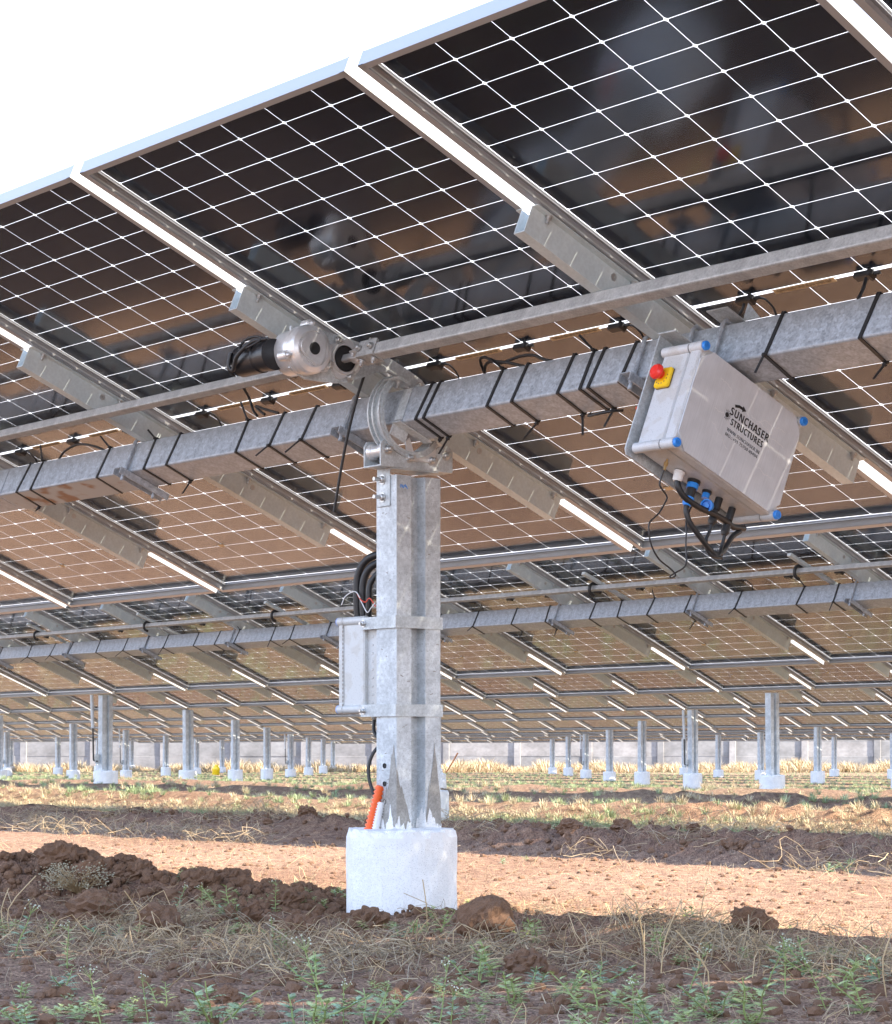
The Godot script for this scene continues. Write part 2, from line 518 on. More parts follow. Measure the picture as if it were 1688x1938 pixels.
# ------------------------------------------------------------------ rails, tubes, clamps, ties
func build_rails() -> void:
	var b := MB.new()
	var line := [Vector2(0.040, -0.0380), Vector2(0.0165, -0.0380), Vector2(0.0165, -0.1065), Vector2(-0.0165, -0.1065), Vector2(-0.0165, -0.0380), Vector2(-0.040, -0.0380)]
	b.extr(strip(line, 0.0022), Vector3.ZERO, Vector3.RIGHT, Vector3.UP, Vector3(0, 0, -1.31))
	var rail := b.mesh()
	b = MB.new()
	hexbolt(b, Vector3.ZERO, Vector3.DOWN, 0.0075, 0.010)
	var bolt := b.mesh()
	b = MB.new()
	var ch := [Vector2(-0.018, -0.02), Vector2(-0.018, 0.0), Vector2(0.018, 0.0), Vector2(0.018, -0.02)]
	b.extr(strip(ch, 0.003), L(0, 1.045, 0.2125), Vector3.RIGHT, Vector3.UP, Vector3(0, 0, -0.205))
	var chan := b.mesh()
	b = MB.new()
	var q := [L(0, 1.0735, 0.245), L(0, 1.0735, 0.10), L(0, 1.078, 0.0915), L(0, 1.2, 0.0915), L(0, 1.2045, 0.10), L(0, 1.2045, 0.245)]
	b.pipe([q[0], q[1], q[2]], 0.0058, 10)
	b.pipe([q[3], q[4], q[5]], 0.0058, 10)
	for z in [1.0735, 1.2045]: hexbolt(b, L(0, z, 0.217), Vector3.DOWN, 0.0095, 0.012)
	var ub := b.mesh()
	b = MB.new()
	b.lathe([Vector2(0.0095, 0), Vector2(0.0095, 0.0015), Vector2(0.004, 0.0015), Vector2(0.004, 0.0004), Vector2(0, 0.0004)], Vector3.ZERO, Vector3.RIGHT, 16)
	var hole := b.mesh()
	for r in mini(rows.size(), 4):
		var row: Dictionary = rows[r]
		var T := table(row)
		var count := 0
		for p in range(row.p0, row.p1 + 1):
			var x: float = row.ph + PITCH * p - 0.0395
			var s := seen(T * L(x, 1.5, 0.1))
			var s2 := seen(T * L(x, 0.7, 0.1))
			var inside := (s.x > -0.02 and s.x < 1.02) or (s2.x > 0.0 and s2.x < 1.05 and r == 0)
			if not inside: continue
			if inside: count += 1
			var where := "%s from the left under the %s" % [ordinal(count), row_of(r)] if inside else "under the %s outside the picture" % row_of(r)
			var o := thing("mounting_rail", "galvanised hat section mounting rail, " + where, "rail", T * Transform3D(Basis(), Vector3(x, 0, -0.56)), "rails under the panels")
			part("channel", rail, M.rail, o)
			if r <= 1:
				for v in [0.05, 0.36, 0.64, 0.92, 1.27]:
					for sx in [0.0285, -0.0285]: part("bolt", bolt, M.bolt, o, Transform3D(Basis(), Vector3(sx, -0.0402, -v)))
				for v in [0.30, 0.95]: part("bolt_hole", hole, M.bolt, o, Transform3D(Basis(), Vector3(0.0187, -0.058, -v)))
			if r <= 2:
				var c := thing("tube_clamp", "u-bolt tube clamp, " + where, "clamp", tube_table(row) * Transform3D(Basis(), Vector3(x - 0.05, 0, 0)), "clamps on the torque tubes")
				part("channel_plate", chan, M.galv, c)
				part("u_bolt", ub, M.galv, c)

func build_tubes() -> void:
	for r in rows.size():
		var row: Dictionary = rows[r]
		var T := tube_table(row)
		var x0: float = row.ph + PITCH * row.p0 - 0.1
		var x1: float = row.ph + PITCH * (row.p1 + 1) + 0.1
		var cuts := [x0, x1]
		if r == 0: cuts = [x0, -2.27, x1]
		for i in cuts.size() - 1:
			var b := MB.new()
			var a0: float = cuts[i]
			var a1: float = cuts[i + 1]
			b.extr(rounded(0.112, 0.112, 0.007), L(a0, 1.139, 0.152), Vector3.BACK, Vector3.UP, Vector3(a1 - a0 - 0.003, 0, 0))
			var lab := "galvanised square torque tube of the " + row_of(r)
			if r == 0: lab = "galvanised square torque tube carrying the nearest row, " + ("short left piece beyond the bolted splice" if i == 0 else "long piece over the post")
			var o := thing("torque_tube", lab, "tube", T, "torque tubes of the trackers")
			part("tube", b, M.galv, o)
			if r == 0 and i == 1:
				# rust blooming on the underside near the splice
				var g := MB.new()
				g.use_col = true
				var f := FastNoiseLite.new()
				f.seed = 5; f.frequency = 14.0; f.fractal_octaves = 4
				var nx := 90
				var nz := 14
				var at := func(ix, iz): return L(-2.25 + 0.0095 * ix, 1.088 + 0.0078 * iz, 0.2084)
				var tint := func(ix, iz):
					var w: float = f.get_noise_2d(ix * 0.0095 * 0.6, iz * 0.0078) * 1.5 + 0.30 - absf(ix - 32) / 42.0
					return Color(0.47, 0.46, 0.44).lerp(Color(0.30, 0.145, 0.06), clampf(w * 1.6, 0, 0.85))
				for ix in nx:
					for iz in nz:
						var cc := [[ix, iz], [ix, iz + 1], [ix + 1, iz + 1], [ix + 1, iz]]
						for t in [[0, 1, 2], [0, 2, 3]]:
							for k in [t[0], t[2], t[1]]:
								g.col = tint.call(cc[k][0], cc[k][1])
								g.put(at.call(cc[k][0], cc[k][1]), Vector3.DOWN)
				var rm := mat(Color.WHITE, 0.7, 0.1)
				rm.vertex_color_use_as_albedo = true
				var rp := part("rusty_skin", g, rm, o)
				rp.set_meta("label", "rust stained underside near the splice")
			if r == 0 and i == 0:
				var sb := MB.new()
				for k in 4: hexbolt(sb, L(-2.32 - 0.045 * k, 1.083, 0.195), Vector3(0, 0, 1), 0.008, 0.008)
				for k in 4: hexbolt(sb, L(-2.30 - 0.06 * k, 1.10 + 0.02 * (k % 2), 0.208), Vector3.DOWN, 0.009, 0.014)
				part("splice_bolts", sb, M.bolt, o)
				var sl := MB.new()
				sl.box(L(-2.30, 1.0815, 0.152), Vector3(0.10, 0.10, 0.003), 0.001)
				part("splice_plate", sl, M.galv, o)

func tie_shape(o: Node3D, skew: float, head: int, tail: float, seed_: int) -> void:
	var h := 0.0578
	var z0 := 1.139
	var b := MB.new()
	var P := [L(skew, z0 - h, 0.152 - h), L(0, z0 - h, 0.152 + h), L(-skew * 0.4, z0 + h, 0.152 + h), L(skew * 0.5, z0 + h, 0.152 - h)]
	var nn := [Vector3(0, 0, 1), Vector3.DOWN, Vector3(0, 0, -1), Vector3.UP]
	for k in 4: bar(b, P[k], P[(k + 1) % 4], 0.0105, 0.0024, nn[k])
	part("band", b, M.tie, o)
	b = MB.new()
	var hp: Vector3 = [P[0] + Vector3(0, -0.004, 0.004), P[1] + Vector3(0, 0.0, 0.003), P[1].lerp(P[2], 0.95) + Vector3(0, -0.006, 0)][head]
	b.box(hp, Vector3(0.011, 0.009, 0.010), 0.002)
	part("head", b, M.tie, o)
	b = MB.new()
	var dir: Vector3 = [Vector3(-0.75, 0.7, 0.35), Vector3(-0.45, -0.8, 0.2), Vector3(0.1, -0.95, 0.25)][head]
	dir = (dir + Vector3(sin(seed_ * 1.7) * 0.35, 0, cos(seed_ * 2.9) * 0.2)).normalized()
	bar(b, hp, hp + dir * tail, 0.006, 0.002, Vector3(0.3, 0.2, 1).normalized())
	part("tail", b, M.tie, o)

func build_ties() -> void:
	# x along the row, lean, where the head sits, tail length
	var near := [[-2.13, .03, 2, .02], [-2.03, .02, 0, .07], [-1.58, .02, 0, .06], [-1.285, .01, 0, .06], [-1.15, .02, 2, .06], [-0.755, .01, 0, .07], [-0.575, .02, 1, .05], [-0.41, .02, 1, .06], [0.13, .025, 2, .01], [0.165, .025, 2, .07],
		[0.435, .02, 0, .06], [0.535, .02, 2, .07], [0.715, .02, 2, .07], [0.80, .01, 0, .06], [0.83, .02, 2, .05], [0.945, .02, 2, .03], [1.435, .02, 1, .05], [1.72, .02, 2, .05], [-2.62, .02, 0, .06]]
	var T := tube_table(rows[0])
	for i in near.size():
		var a: Array = near[i]
		var lab := "black cable tie round the nearest torque tube, %s from the left" % ordinal(i + 1)
		if i == near.size() - 1: lab = "black cable tie round the short left piece of torque tube beyond the splice"
		var o := thing("cable_tie", lab, "cable tie", T * Transform3D(Basis(), Vector3(a[0], 0, 0)), "cable ties on the torque tubes")
		tie_shape(o, a[1], a[2], a[3], i)
	rng.seed = 77
	T = tube_table(rows[1])
	var x := -14.2
	var cnt := 0
	var prev := []
	while x < -2.4:
		x += rng.randf_range(0.22, 0.52)
		var s := seen(T * L(x, 1.1, 0.15))
		if s.x < 0.0 or s.x > 1.0: continue
		cnt += 1
		var o := thing("cable_tie", "small black cable tie round the second torque tube, %s from the left" % ordinal(cnt), "cable tie", T * Transform3D(Basis(), Vector3(x, 0, 0)), "cable ties on the torque tubes")
		tie_shape(o, rng.randf_range(0.0, 0.03), [0, 0, 1, 2][rng.randi() % 4], rng.randf_range(0.04, 0.08), cnt)

# ------------------------------------------------------------------ posts and pedestals
const SIGMA := [Vector2(-0.0425, 0.060), Vector2(-0.0425, 0.078), Vector2(0.0425, 0.078), Vector2(0.0425, 0.030), Vector2(0.014, 0.023), Vector2(0.014, -0.022), Vector2(0.0425, -0.028), Vector2(0.0425, -0.078), Vector2(-0.0425, -0.078), Vector2(-0.0425, -0.060)]

func post_shape(len: float) -> MB:
	var b := MB.new()
	b.extr(strip(SIGMA, 0.0035), Vector3(0, -len, 0), Vector3.RIGHT, Vector3.BACK, Vector3(0, len, 0))
	return b
func pedestal_shape(r: float, h: float, sd: int) -> MB:
	var f := FastNoiseLite.new()
	f.seed = sd; f.frequency = 3.0; f.fractal_octaves = 3
	var b := MB.new()
	var ns := 48
	var prof := [Vector2(r, -0.16), Vector2(r, 0.0), Vector2(r, h * 0.35), Vector2(r, h * 0.7), Vector2(r * 0.995, h - 0.022), Vector2(r * 0.975, h - 0.007), Vector2(r * 0.93, h), Vector2(r * 0.55, h + 0.002), Vector2(0.0, h + 0.004)]
	var at := func(i, s):
		var a: float = TAU * (s % ns) / ns
		var p := Vector3(cos(a) * prof[i].x, prof[i].y, sin(a) * prof[i].x)
		var k := 0.004 if i < 4 else 0.009
		if prof[i].x > 0.0: p += Vector3(cos(a), 0.9 if i > 4 else 0.0, sin(a)) * k * f.get_noise_3dv(p * 9.0)
		return p
	for i in prof.size() - 1:
		for s in ns:
			var p0: Vector3 = at.call(i, s)
			var p1: Vector3 = at.call(i, s + 1)
			var p2: Vector3 = at.call(i + 1, s + 1)
			var p3: Vector3 = at.call(i + 1, s)
			b.tri(p0, p2, p1)
			if i < prof.size() - 2: b.tri(p0, p3, p2)
	return b
func coat(y0: float, off: float, sd: int, top: Callable) -> MB:   # crust clinging to the faces of the post
	var b := MB.new()
	var line := []
	for q in SIGMA: line.append(q)
	var o := strip(line, 0.0035 + off)
	var n := line.size()
	var out := []
	for i in n: out.append(o[2 * n - 1 - i])
	var s := 0.0
	for i in range(0, n - 1):
		var p: Vector2 = out[i]
		var q: Vector2 = out[i + 1]
		var k := maxi(1, int(p.distance_to(q) / 0.0022))
		for j in k:
			var a := p.lerp(q, float(j) / k)
			var c := p.lerp(q, float(j + 1) / k)
			var ha: float = top.call(s + p.distance_to(a))
			var hc: float = top.call(s + p.distance_to(c))
			if maxf(ha, hc) > y0: b.quad(Vector3(a.x, y0, a.y), Vector3(c.x, y0, c.y), Vector3(c.x, maxf(hc, y0), c.y), Vector3(a.x, maxf(ha, y0), a.y))
		s += p.distance_to(q)
	return b

func build_posts() -> void:
	var pm := post_shape(1.25).mesh()
	var ped := [pedestal_shape(0.1605, 0.247, 1).mesh(), pedestal_shape(0.163, 0.24, 2).mesh(), pedestal_shape(0.158, 0.25, 3).mesh()]
	# the near post
	var o := thing("steel_post", "tall galvanised steel post on the near white pedestal", "post", Transform3D(Basis(), Vector3(0, 0.2, 0)), "posts of the trackers")
	part("column", pm, M.post, o, Transform3D(Basis(), Vector3(0, 1.062, 0)))
	var f := FastNoiseLite.new()
	f.seed = 9; f.frequency = 18.0; f.fractal_octaves = 3
	var mud := coat(0.03, 0.0011, 4, func(s):
		var w := 0.0
		for g in [[0.104, 0.075, 0.25], [0.104, 0.045, 0.17], [0.055, 0.03, 0.13], [0.135, 0.03, 0.15], [0.303, 0.038, 0.25], [0.285, 0.02, 0.15]]: w = maxf(w, g[2] * (1.0 - pow(minf(absf(s - g[0]) / g[1], 1.0), 0.8)))
		return 0.045 + w * (1.0 + 0.25 * f.get_noise_1d(s * 1.6)) + 0.008 * f.get_noise_1d(s * 9.0))
	part("mortar_smear", mud, M.mud, o)
	f.frequency = 26.0
	var lime := coat(0.03, 0.0022, 5, func(s): return 0.070 + 0.032 * exp(-pow((s - 0.088) / 0.02, 2.0)) + 0.035 * exp(-pow((s - 0.28) / 0.03, 2.0)) + 0.05 * f.get_noise_1d(s * 0.8) + 0.03 * f.get_noise_1d(s * 3.0 + 3.0))
	part("lime_splash", lime, M.lime, o)
	var hb := MB.new()
	for y in [0.43, 0.378, 0.326]: hb.lathe([Vector2(0.0075, 0), Vector2(0.0075, 0.0025), Vector2(0.006, 0.0025), Vector2(0.006, 0.0008), Vector2(0, 0.0008)], Vector3(-0.008, y - 0.2, 0.0812), Vector3.BACK, 14)
	hb.lathe([Vector2(0.006, 0), Vector2(0.006, 0.0015), Vector2(0, 0.0006)], Vector3(0.0147, 0.20, 0.0), Vector3.RIGHT, 12)
	part("hole_shade_discs", hb, M.ink, o)  # no real holes: small plugs coloured dark for the shade inside bolt holes
	var mk := MB.new()
	rng.seed = 41
	for k in 26:
		var y := 0.18 + 0.86 * rng.randf()
		var a := rng.randf_range(-0.5, 0.5)
		var w := rng.randf_range(0.003, 0.012)
		if k % 2: mk.box(Vector3(rng.randf_range(-0.034, 0.034), y, 0.0818), Vector3(w, 0.0015, 0.0006), 0.0, Basis(Vector3.BACK, a))
		else: mk.box(Vector3(0.0463, y, rng.randf_range(0.035, 0.07) * (1 if k % 4 else -1)), Vector3(0.0006, 0.0015, w), 0.0, Basis(Vector3.RIGHT, a))
	part("scratches", mk, M.dark_print, o)
	var pn := MB.new()
	for k in 5: pn.box(Vector3(0.0463, 1.03 + 0.004 * sin(k * 3.0), 0.066 - 0.0055 * k), Vector3(0.0006, 0.010 - 0.002 * (k % 2), 0.0026), 0.0, Basis(Vector3.RIGHT, 0.5 * sin(k * 2.1)))
	part("marker_writing", pn, M.blue, o)
	single("concrete_pedestal", ped[0], M.lime, "whitewashed round concrete pedestal under the near post", "pedestal", Transform3D(Basis(), Vector3(-0.013, 0, 0.015)), "pedestals under the posts")
	for r in range(1, rows.size()):
		var row: Dictionary = rows[r]
		var cnt := 0
		for j in range(-14, 15):
			var x: float = row.post + 6.65 * j
			var g := Vector3(x, ground_base(row.z), row.z)
			var s := seen(g)
			if s.x < -0.02 or s.x > 1.02 or s.z > 94.0: continue
			cnt += 1
			var where := "%s from the left in the %s" % [ordinal(cnt), row_of(r)]
			var q := thing("steel_post", "galvanised steel post, " + where, "post", Transform3D(Basis(), Vector3(x, g.y + 0.2, row.z)), "posts of the trackers")
			part("column", pm, M.post, q, Transform3D(Basis(Vector3.BACK, 0.012 * sin(cnt * 2.7 + r)) * Basis(Vector3.UP, 0.06 * sin(cnt * 5.1 + r * 1.7)), Vector3(0, 1.283 + row.dy - g.y - 0.2, 0)))
			single("concrete_pedestal", ped[(cnt + r) % 3], M.lime, "whitewashed round concrete pedestal, " + where, "pedestal", Transform3D(Basis(Vector3.UP, cnt * 1.3).scaled(Vector3(1, 1.0 + 0.12 * sin(cnt * 3.3 + r * 2.1), 1)), g), "pedestals under the posts")
			if (r == 2 and s.x < 0.3) or (r == 4 and s.x > 0.6) or (r == 5 and s.x < 0.16) or (r == 6 and s.x > 0.3 and s.x < 0.4) or (r == 7 and s.x > 0.6 and s.x < 0.7): damper(Vector3(x, g.y, row.z), row.dy, where)

func damper(g: Vector3, dy: float, where: String) -> void:
	var o := thing("damper_strut", "damper strut by the post, " + where, "damper", Transform3D(Basis(), g + Vector3(0, 0.40, 0.12)), "damper struts on far posts")
	var b := MB.new()
	b.pipe(spline([Vector3(0, 0.0, 0.0), Vector3(-0.01, 0.01, 0.045), Vector3(-0.015, 0.06, 0.055), Vector3(-0.02, 0.45, 0.06)], 5), 0.011, 8)
	part("rod", b, M.black, o)
	b = MB.new()
	b.pipe([Vector3(-0.02, 0.43, 0.06), Vector3(-0.04, 0.95 + dy - g.y, 0.07)], 0.022, 12)
	part("cylinder", b, M.plastic2, o)
	b = MB.new()
	b.box(Vector3(0, 0.03, 0.0), Vector3(0.006, 0.12, 0.09), 0.002)
	part("bracket", b, M.plate, o)

# ------------------------------------------------------------------ bearing on the near post
func build_bearing() -> void:
	var o := thing("slewing_bearing", "galvanised roller bearing bracket on top of the near post", "bearing", Transform3D(Basis(), Vector3(0, 1.284, 0)))
	var b := MB.new()
	var side := PackedVector2Array([Vector2(0.134, 0), Vector2(0.134, 0.058), Vector2(0.124, 0.072), Vector2(0.088, 0.074), Vector2(0.062, 0.044), Vector2(-0.06, 0.044), Vector2(-0.082, 0.070), Vector2(-0.120, 0.074), Vector2(-0.134, 0.058), Vector2(-0.134, 0)])
	for x in [-0.039, 0.035]: b.extr(side, Vector3(x, 0.003, 0), Vector3.BACK, Vector3.UP, Vector3(0.004, 0, 0))
	b.box(Vector3(0, 0.0015, 0), Vector3(0.078, 0.005, 0.268), 0.001)
	part("bracket", b, M.plate, o)
	b = MB.new()
	b.box(Vector3(-0.010, -0.054, 0.0838), Vector3(0.058, 0.112, 0.0042), 0.0012)
	b.box(Vector3(0.0, -0.0032, 0.0), Vector3(0.074, 0.0042, 0.17), 0.001)
	part("angle_plate", b, M.plate, o)
	for y in [-0.032, -0.083]:
		b = MB.new()
		hexbolt(b, Vector3(-0.013, y, 0.086), Vector3.BACK, 0.0105, 0.022)
		part("bolt", b, M.bolt, o)
	for z in [0.108, -0.108]:
		b = MB.new()
		b.lathe([Vector2(0.008, -0.034), Vector2(0.024, -0.034), Vector2(0.024, -0.022), Vector2(0.018, -0.018), Vector2(0.018, 0.018), Vector2(0.024, 0.022), Vector2(0.024, 0.034), Vector2(0.008, 0.034)], Vector3(0, 0.046, z), Vector3.RIGHT, 24)
		part("roller", b, M.cast, o)
		b = MB.new()
		hexbolt(b, Vector3(0.039, 0.048, z), Vector3.RIGHT, 0.011, 0.010)
		part("bolt", b, M.bolt, o)
	for z in [0.03, -0.052]:
		b = MB.new()
		hexbolt(b, Vector3(0.039, 0.030, z), Vector3.RIGHT, 0.010, 0.016)
		part("bolt", b, M.bolt, o)
	b = MB.new()
	b.extr(PackedVector2Array([Vector2(0.04, 0.022), Vector2(0.045, 0.075), Vector2(0.03, 0.088), Vector2(0.012, 0.04), Vector2(-0.03, 0.04), Vector2(-0.048, 0.082), Vector2(-0.07, 0.07), Vector2(-0.064, 0.022)]), Vector3(0.0395, 0, 0), Vector3.BACK, Vector3.UP, Vector3(0.003, 0, 0))
	part("keeper_plate", b, M.cast, o)
	# curved track round the tube
	var T := tube_table(rows[0])
	var q := thing("curved_track", "curved galvanised track clasping the torque tube over the near post", "track", T * Transform3D(Basis(), L(0, 1.139, 0.152)))
	b = MB.new()
	var arc := func(r0, r1, a0, a1, x0, x1):
		var pl := PackedVector2Array()
		for i in 29: pl.append(Vector2.from_angle(lerpf(a0, a1, i / 28.0)) * r1)
		for i in 29: pl.append(Vector2.from_angle(lerpf(a1, a0, i / 28.0)) * r0)
		b.extr(pl, Vector3(x0, 0, 0), Vector3.BACK, Vector3.UP, Vector3(x1 - x0, 0, 0))
	arc.call(0.106, 0.114, deg_to_rad(44), deg_to_rad(-165), -0.028, 0.028)
	for x in [-0.028, -0.008, 0.020]: arc.call(0.1135, 0.124, deg_to_rad(42), deg_to_rad(-164), x, x + 0.006)
	part("track", b, M.plate, q)
	b = MB.new()
	b.box(Vector3(0.052, 0.0, 0.0585), Vector3(0.036, 0.10, 0.0045), 0.001)
	b.box(Vector3(0.052, -0.0585, 0.0), Vector3(0.036, 0.0045, 0.13), 0.001)
	b.box(Vector3(0.034, -0.075, 0.03), Vector3(0.004, 0.035, 0.06), 0.001)
	b.box(Vector3(0.03, 0.058, 0.088), Vector3(0.07, 0.005, 0.05), 0.001)
	part("saddle", b, M.plate, q)
	for x in [0.01, 0.045]:
		b = MB.new()
		hexbolt(b, Vector3(x, 0.055, 0.092), Vector3.DOWN, 0.008, 0.010)
		part("bolt", b, M.bolt, q)

# ------------------------------------------------------------------ gearbox, motor, shaft
func build_drive() -> void:
	var T := table(rows[0])
	var o := thing("gear_drive", "cast aluminium gearbox with black motor beside the torque tube", "gearbox", T * Transform3D(Basis(), L(0.02, 0.853, 0.128)))
	var K := func(v, e): return Vector2(-(v - 0.853), -(e - 0.128))
	var pl := PackedVector2Array()
	for q in [[.66, .13], [.70, .107], [.770, .086], [.829, .069], [.913, .049], [.995, .042], [1.072, .041], [1.131, .043], [1.156, .055], [1.152, .0935], [1.118, .0935], [1.10, .080], [1.061, .074], [1.016, .082], [.978, .099], [.94, .137], [.896, .178], [.861, .2], [.816, .22], [.76, .243], [.70, .240]]: pl.append(K.call(q[0], q[1]))
	var b := MB.new()
	b.extr(pl, Vector3(-0.008, 0, 0), Vector3.BACK, Vector3.UP, Vector3(0.008, 0, 0))
	part("arm_plate", b, M.plate, o)
	var gs := 0.87
	var gc := Vector3(0, -(0.173 - 0.128), -(0.725 - 0.853))
	b = MB.new()
	b.lathe([Vector2(0.0, -0.075), Vector2(0.066, -0.075), Vector2(0.072, -0.070), Vector2(0.072, -0.012), Vector2(0.079, -0.010), Vector2(0.079, 0.004), Vector2(0.076, 0.006), Vector2(0.079, 0.008), Vector2(0.079, 0.024), Vector2(0.074, 0.034), Vector2(0.060, 0.040), Vector2(0.056, 0.0405), Vector2(0.054, 0.036), Vector2(0.0, 0.036)].map(func(q): return Vector2(q.x * gs, q.y)), gc + Vector3(0.005, 0, 0), Vector3.RIGHT, 48)
	var gh := part("gear_housing", b, M.cast, o)
	b = MB.new()
	var cov := PackedVector2Array()
	for i in 48:
		var a := TAU * i / 48
		cov.append(Vector2.from_angle(a) * (0.043 + 0.006 * cos(3.0 * a + 0.6)))
	b.extr(cov, gc + Vector3(0.040, 0, 0), Vector3.BACK, Vector3.UP, Vector3(0.007, 0, 0))
	var cov2 := PackedVector2Array()
	for q in cov: cov2.append(q * 0.9)
	b.extr(cov2, gc + Vector3(0.047, 0, 0), Vector3.BACK, Vector3.UP, Vector3(0.003, 0, 0))
	part("cover", b, M.cast, gh)
	b = MB.new()
	b.lathe([Vector2(0.0175, 0.046), Vector2(0.0175, 0.052), Vector2(0.0145, 0.0525), Vector2(0.0, 0.0515)], gc, Vector3.RIGHT, 28)
	part("plug", b, M.black, gh)
	for a in [75, 190, 320]:
		b = MB.new()
		var d := Vector3(0, sin(deg_to_rad(a)), cos(deg_to_rad(a)))
		b.lathe([Vector2(0, -0.012), Vector2(0.014, -0.012), Vector2(0.014, 0.016), Vector2(0.012, 0.019), Vector2(0, 0.019)], gc + d * 0.073, Vector3.RIGHT, 18)
		hexbolt(b, gc + d * 0.075 + Vector3(0.019, 0, 0), Vector3.RIGHT, 0.007, 0.005)
		part("lug", b, M.cast, gh)
	# flange round the shaft opening
	b = MB.new()
	var fl := PackedVector2Array()
	for i in 36:
		var a := TAU * i / 36
		fl.append(Vector2.from_angle(a) * (0.054 + 0.007 * cos(4.0 * a)))
	b.extr(fl, Vector3(0, 0, 0), Vector3.BACK, Vector3.UP, Vector3(0.006, 0, 0))
	b.lathe([Vector2(0.046, 0.006), Vector2(0.044, 0.012), Vector2(0.038, 0.012), Vector2(0.036, 0.004), Vector2(0.0, 0.004)], Vector3.ZERO, Vector3.RIGHT, 32)
	var fr := part("shaft_flange", b, M.cast, o)
	b = MB.new()
	b.lathe([Vector2(0.0365, 0.0125), Vector2(0.034, 0.0065), Vector2(0, 0.0065)], Vector3.ZERO, Vector3.RIGHT, 28)
	part("opening_shade_disc", b, M.black, fr)  # black disc, its colour paints the shade inside the open shaft hole
	for a in [45, 135, 225, 315]:
		b = MB.new()
		hexbolt(b, Vector3(0.006, sin(deg_to_rad(a)) * 0.054, cos(deg_to_rad(a)) * 0.054), Vector3.RIGHT, 0.0085, 0.0)
		part("bolt", b, M.bolt, fr)
	for q in [[1.126, .066], [.93, .092], [.965, .072], [.895, .15]]:
		b = MB.new()
		var k: Vector2 = K.call(q[0], q[1])
		hexbolt(b, Vector3(0, k.y, k.x), Vector3.RIGHT, 0.0095, 0.004)
		part("bolt", b, M.bolt, o)
	# motor behind the gearbox
	var mc := Vector3(0, -(0.205 - 0.128), -(0.672 - 0.853))
	b = MB.new()
	b.lathe([Vector2(0, -0.21), Vector2(0.040, -0.21), Vector2(0.044, -0.205), Vector2(0.044, -0.115), Vector2(0.041, -0.112), Vector2(0.041, -0.085), Vector2(0.044, -0.082), Vector2(0.044, -0.055), Vector2(0, -0.055)], mc, Vector3.RIGHT, 32)
	var mo := part("motor", b, M.motor, o)
	b = MB.new()
	b.pipe(spline([mc + Vector3(-0.06, 0.03, 0.035), mc + Vector3(-0.10, 0.015, 0.055), mc + Vector3(-0.15, -0.02, 0.055), mc + Vector3(-0.19, -0.045, 0.03), mc + Vector3(-0.205, -0.035, 0.04), mc + Vector3(-0.20, 0.0, 0.05)], 6), 0.006, 8)
	b.pipe(spline([mc + Vector3(-0.07, 0.03, 0.04), mc + Vector3(-0.11, 0.04, 0.045), mc + Vector3(-0.15, 0.03, 0.05), mc + Vector3(-0.15, 0.0, 0.055), mc + Vector3(-0.11, 0.0, 0.055), mc + Vector3(-0.07, 0.02, 0.048)], 6), 0.0035, 8)
	part("motor_cable", b, M.black, mo)
	# shafts: two square bars with a universal joint at the gearbox
	var s := thing("drive_shaft", "long square steel drive shaft running right from the gearbox", "shaft", T * Transform3D(Basis(), L(0.03, 0.853, 0.128)), "drive shafts of the trackers")
	b = MB.new()
	b.extr(rounded(0.038, 0.038, 0.005, 2), Vector3(0.13, 0, 0), Vector3.BACK, Vector3.UP, Vector3(7.0, 0, 0))
	part("bar", b, M.rod, s)
	b = MB.new()
	b.box(Vector3(0.016, 0.0, 0.0), Vector3(0.05, 0.022, 0.016), 0.003)
	b.box(Vector3(0.055, 0.013, 0.0), Vector3(0.05, 0.005, 0.030), 0.0015, Basis(Vector3.BACK, 0.12))
	b.box(Vector3(0.055, -0.013, 0.0), Vector3(0.05, 0.005, 0.030), 0.0015, Basis(Vector3.BACK, -0.12))
	b.lathe([Vector2(0, -0.021), Vector2(0.007, -0.021), Vector2(0.007, 0.021), Vector2(0, 0.021)], Vector3(0.074, 0, 0), Vector3.UP, 12)
	part("fork", b, M.cast, s)
	b = MB.new()
	var ch := [Vector2(-0.0235, 0.028), Vector2(-0.0235, -0.0215), Vector2(0.0235, -0.0215), Vector2(0.0235, 0.028)]
	b.extr(strip(ch, 0.003), Vector3(0.085, 0, 0), Vector3.BACK, Vector3.UP, Vector3(0.075, 0, 0))
	b.box(Vector3(0.12, 0.026, 0.008), Vector3(0.045, 0.016, 0.012), 0.002, Basis(Vector3.BACK, 0.2))
	var sl := part("sleeve", b, M.rod, s)
	for x in [0.095, 0.12, 0.148]:
		b = MB.new()
		hexbolt(b, Vector3(x, -0.025 if x != 0.12 else 0.033, 0.004), Vector3.DOWN if x != 0.12 else Vector3.BACK, 0.008, 0.006)
		part("bolt", b, M.bolt, sl)
	for x in [0.092, 0.145]:
		b = MB.new()
		hexbolt(b, Vector3(x, 0.004, 0.027), Vector3.BACK, 0.007, 0.0)
		part("bolt", b, M.bolt, sl)
	s = thing("drive_shaft", "long ribbed steel drive shaft running left from the black motor", "shaft", T * Transform3D(Basis(), L(-0.06, 0.853, 0.128)), "drive shafts of the trackers")
	b = MB.new()
	b.extr(rounded(0.029, 0.029, 0.004, 2), Vector3(-0.09, 0, 0), Vector3.BACK, Vector3.UP, Vector3(-6.0, 0, 0))
	part("bar", b, M.rod, s)
	b = MB.new()
	for k in 420:
		if k * 0.012 < 4.2: b.box(Vector3(-0.10 - 0.012 * k, 0, 0), Vector3(0.006, 0.0312, 0.0312), 0.003)
	part("ribs", b, M.rod, s).set_meta("kind", "stuff")
	b = MB.new()
	b.box(Vector3(-0.06, 0, 0), Vector3(0.1, 0.02, 0.02), 0.003)
	b.box(Vector3(-0.10, 0, 0), Vector3(0.05, 0.036, 0.036), 0.004)
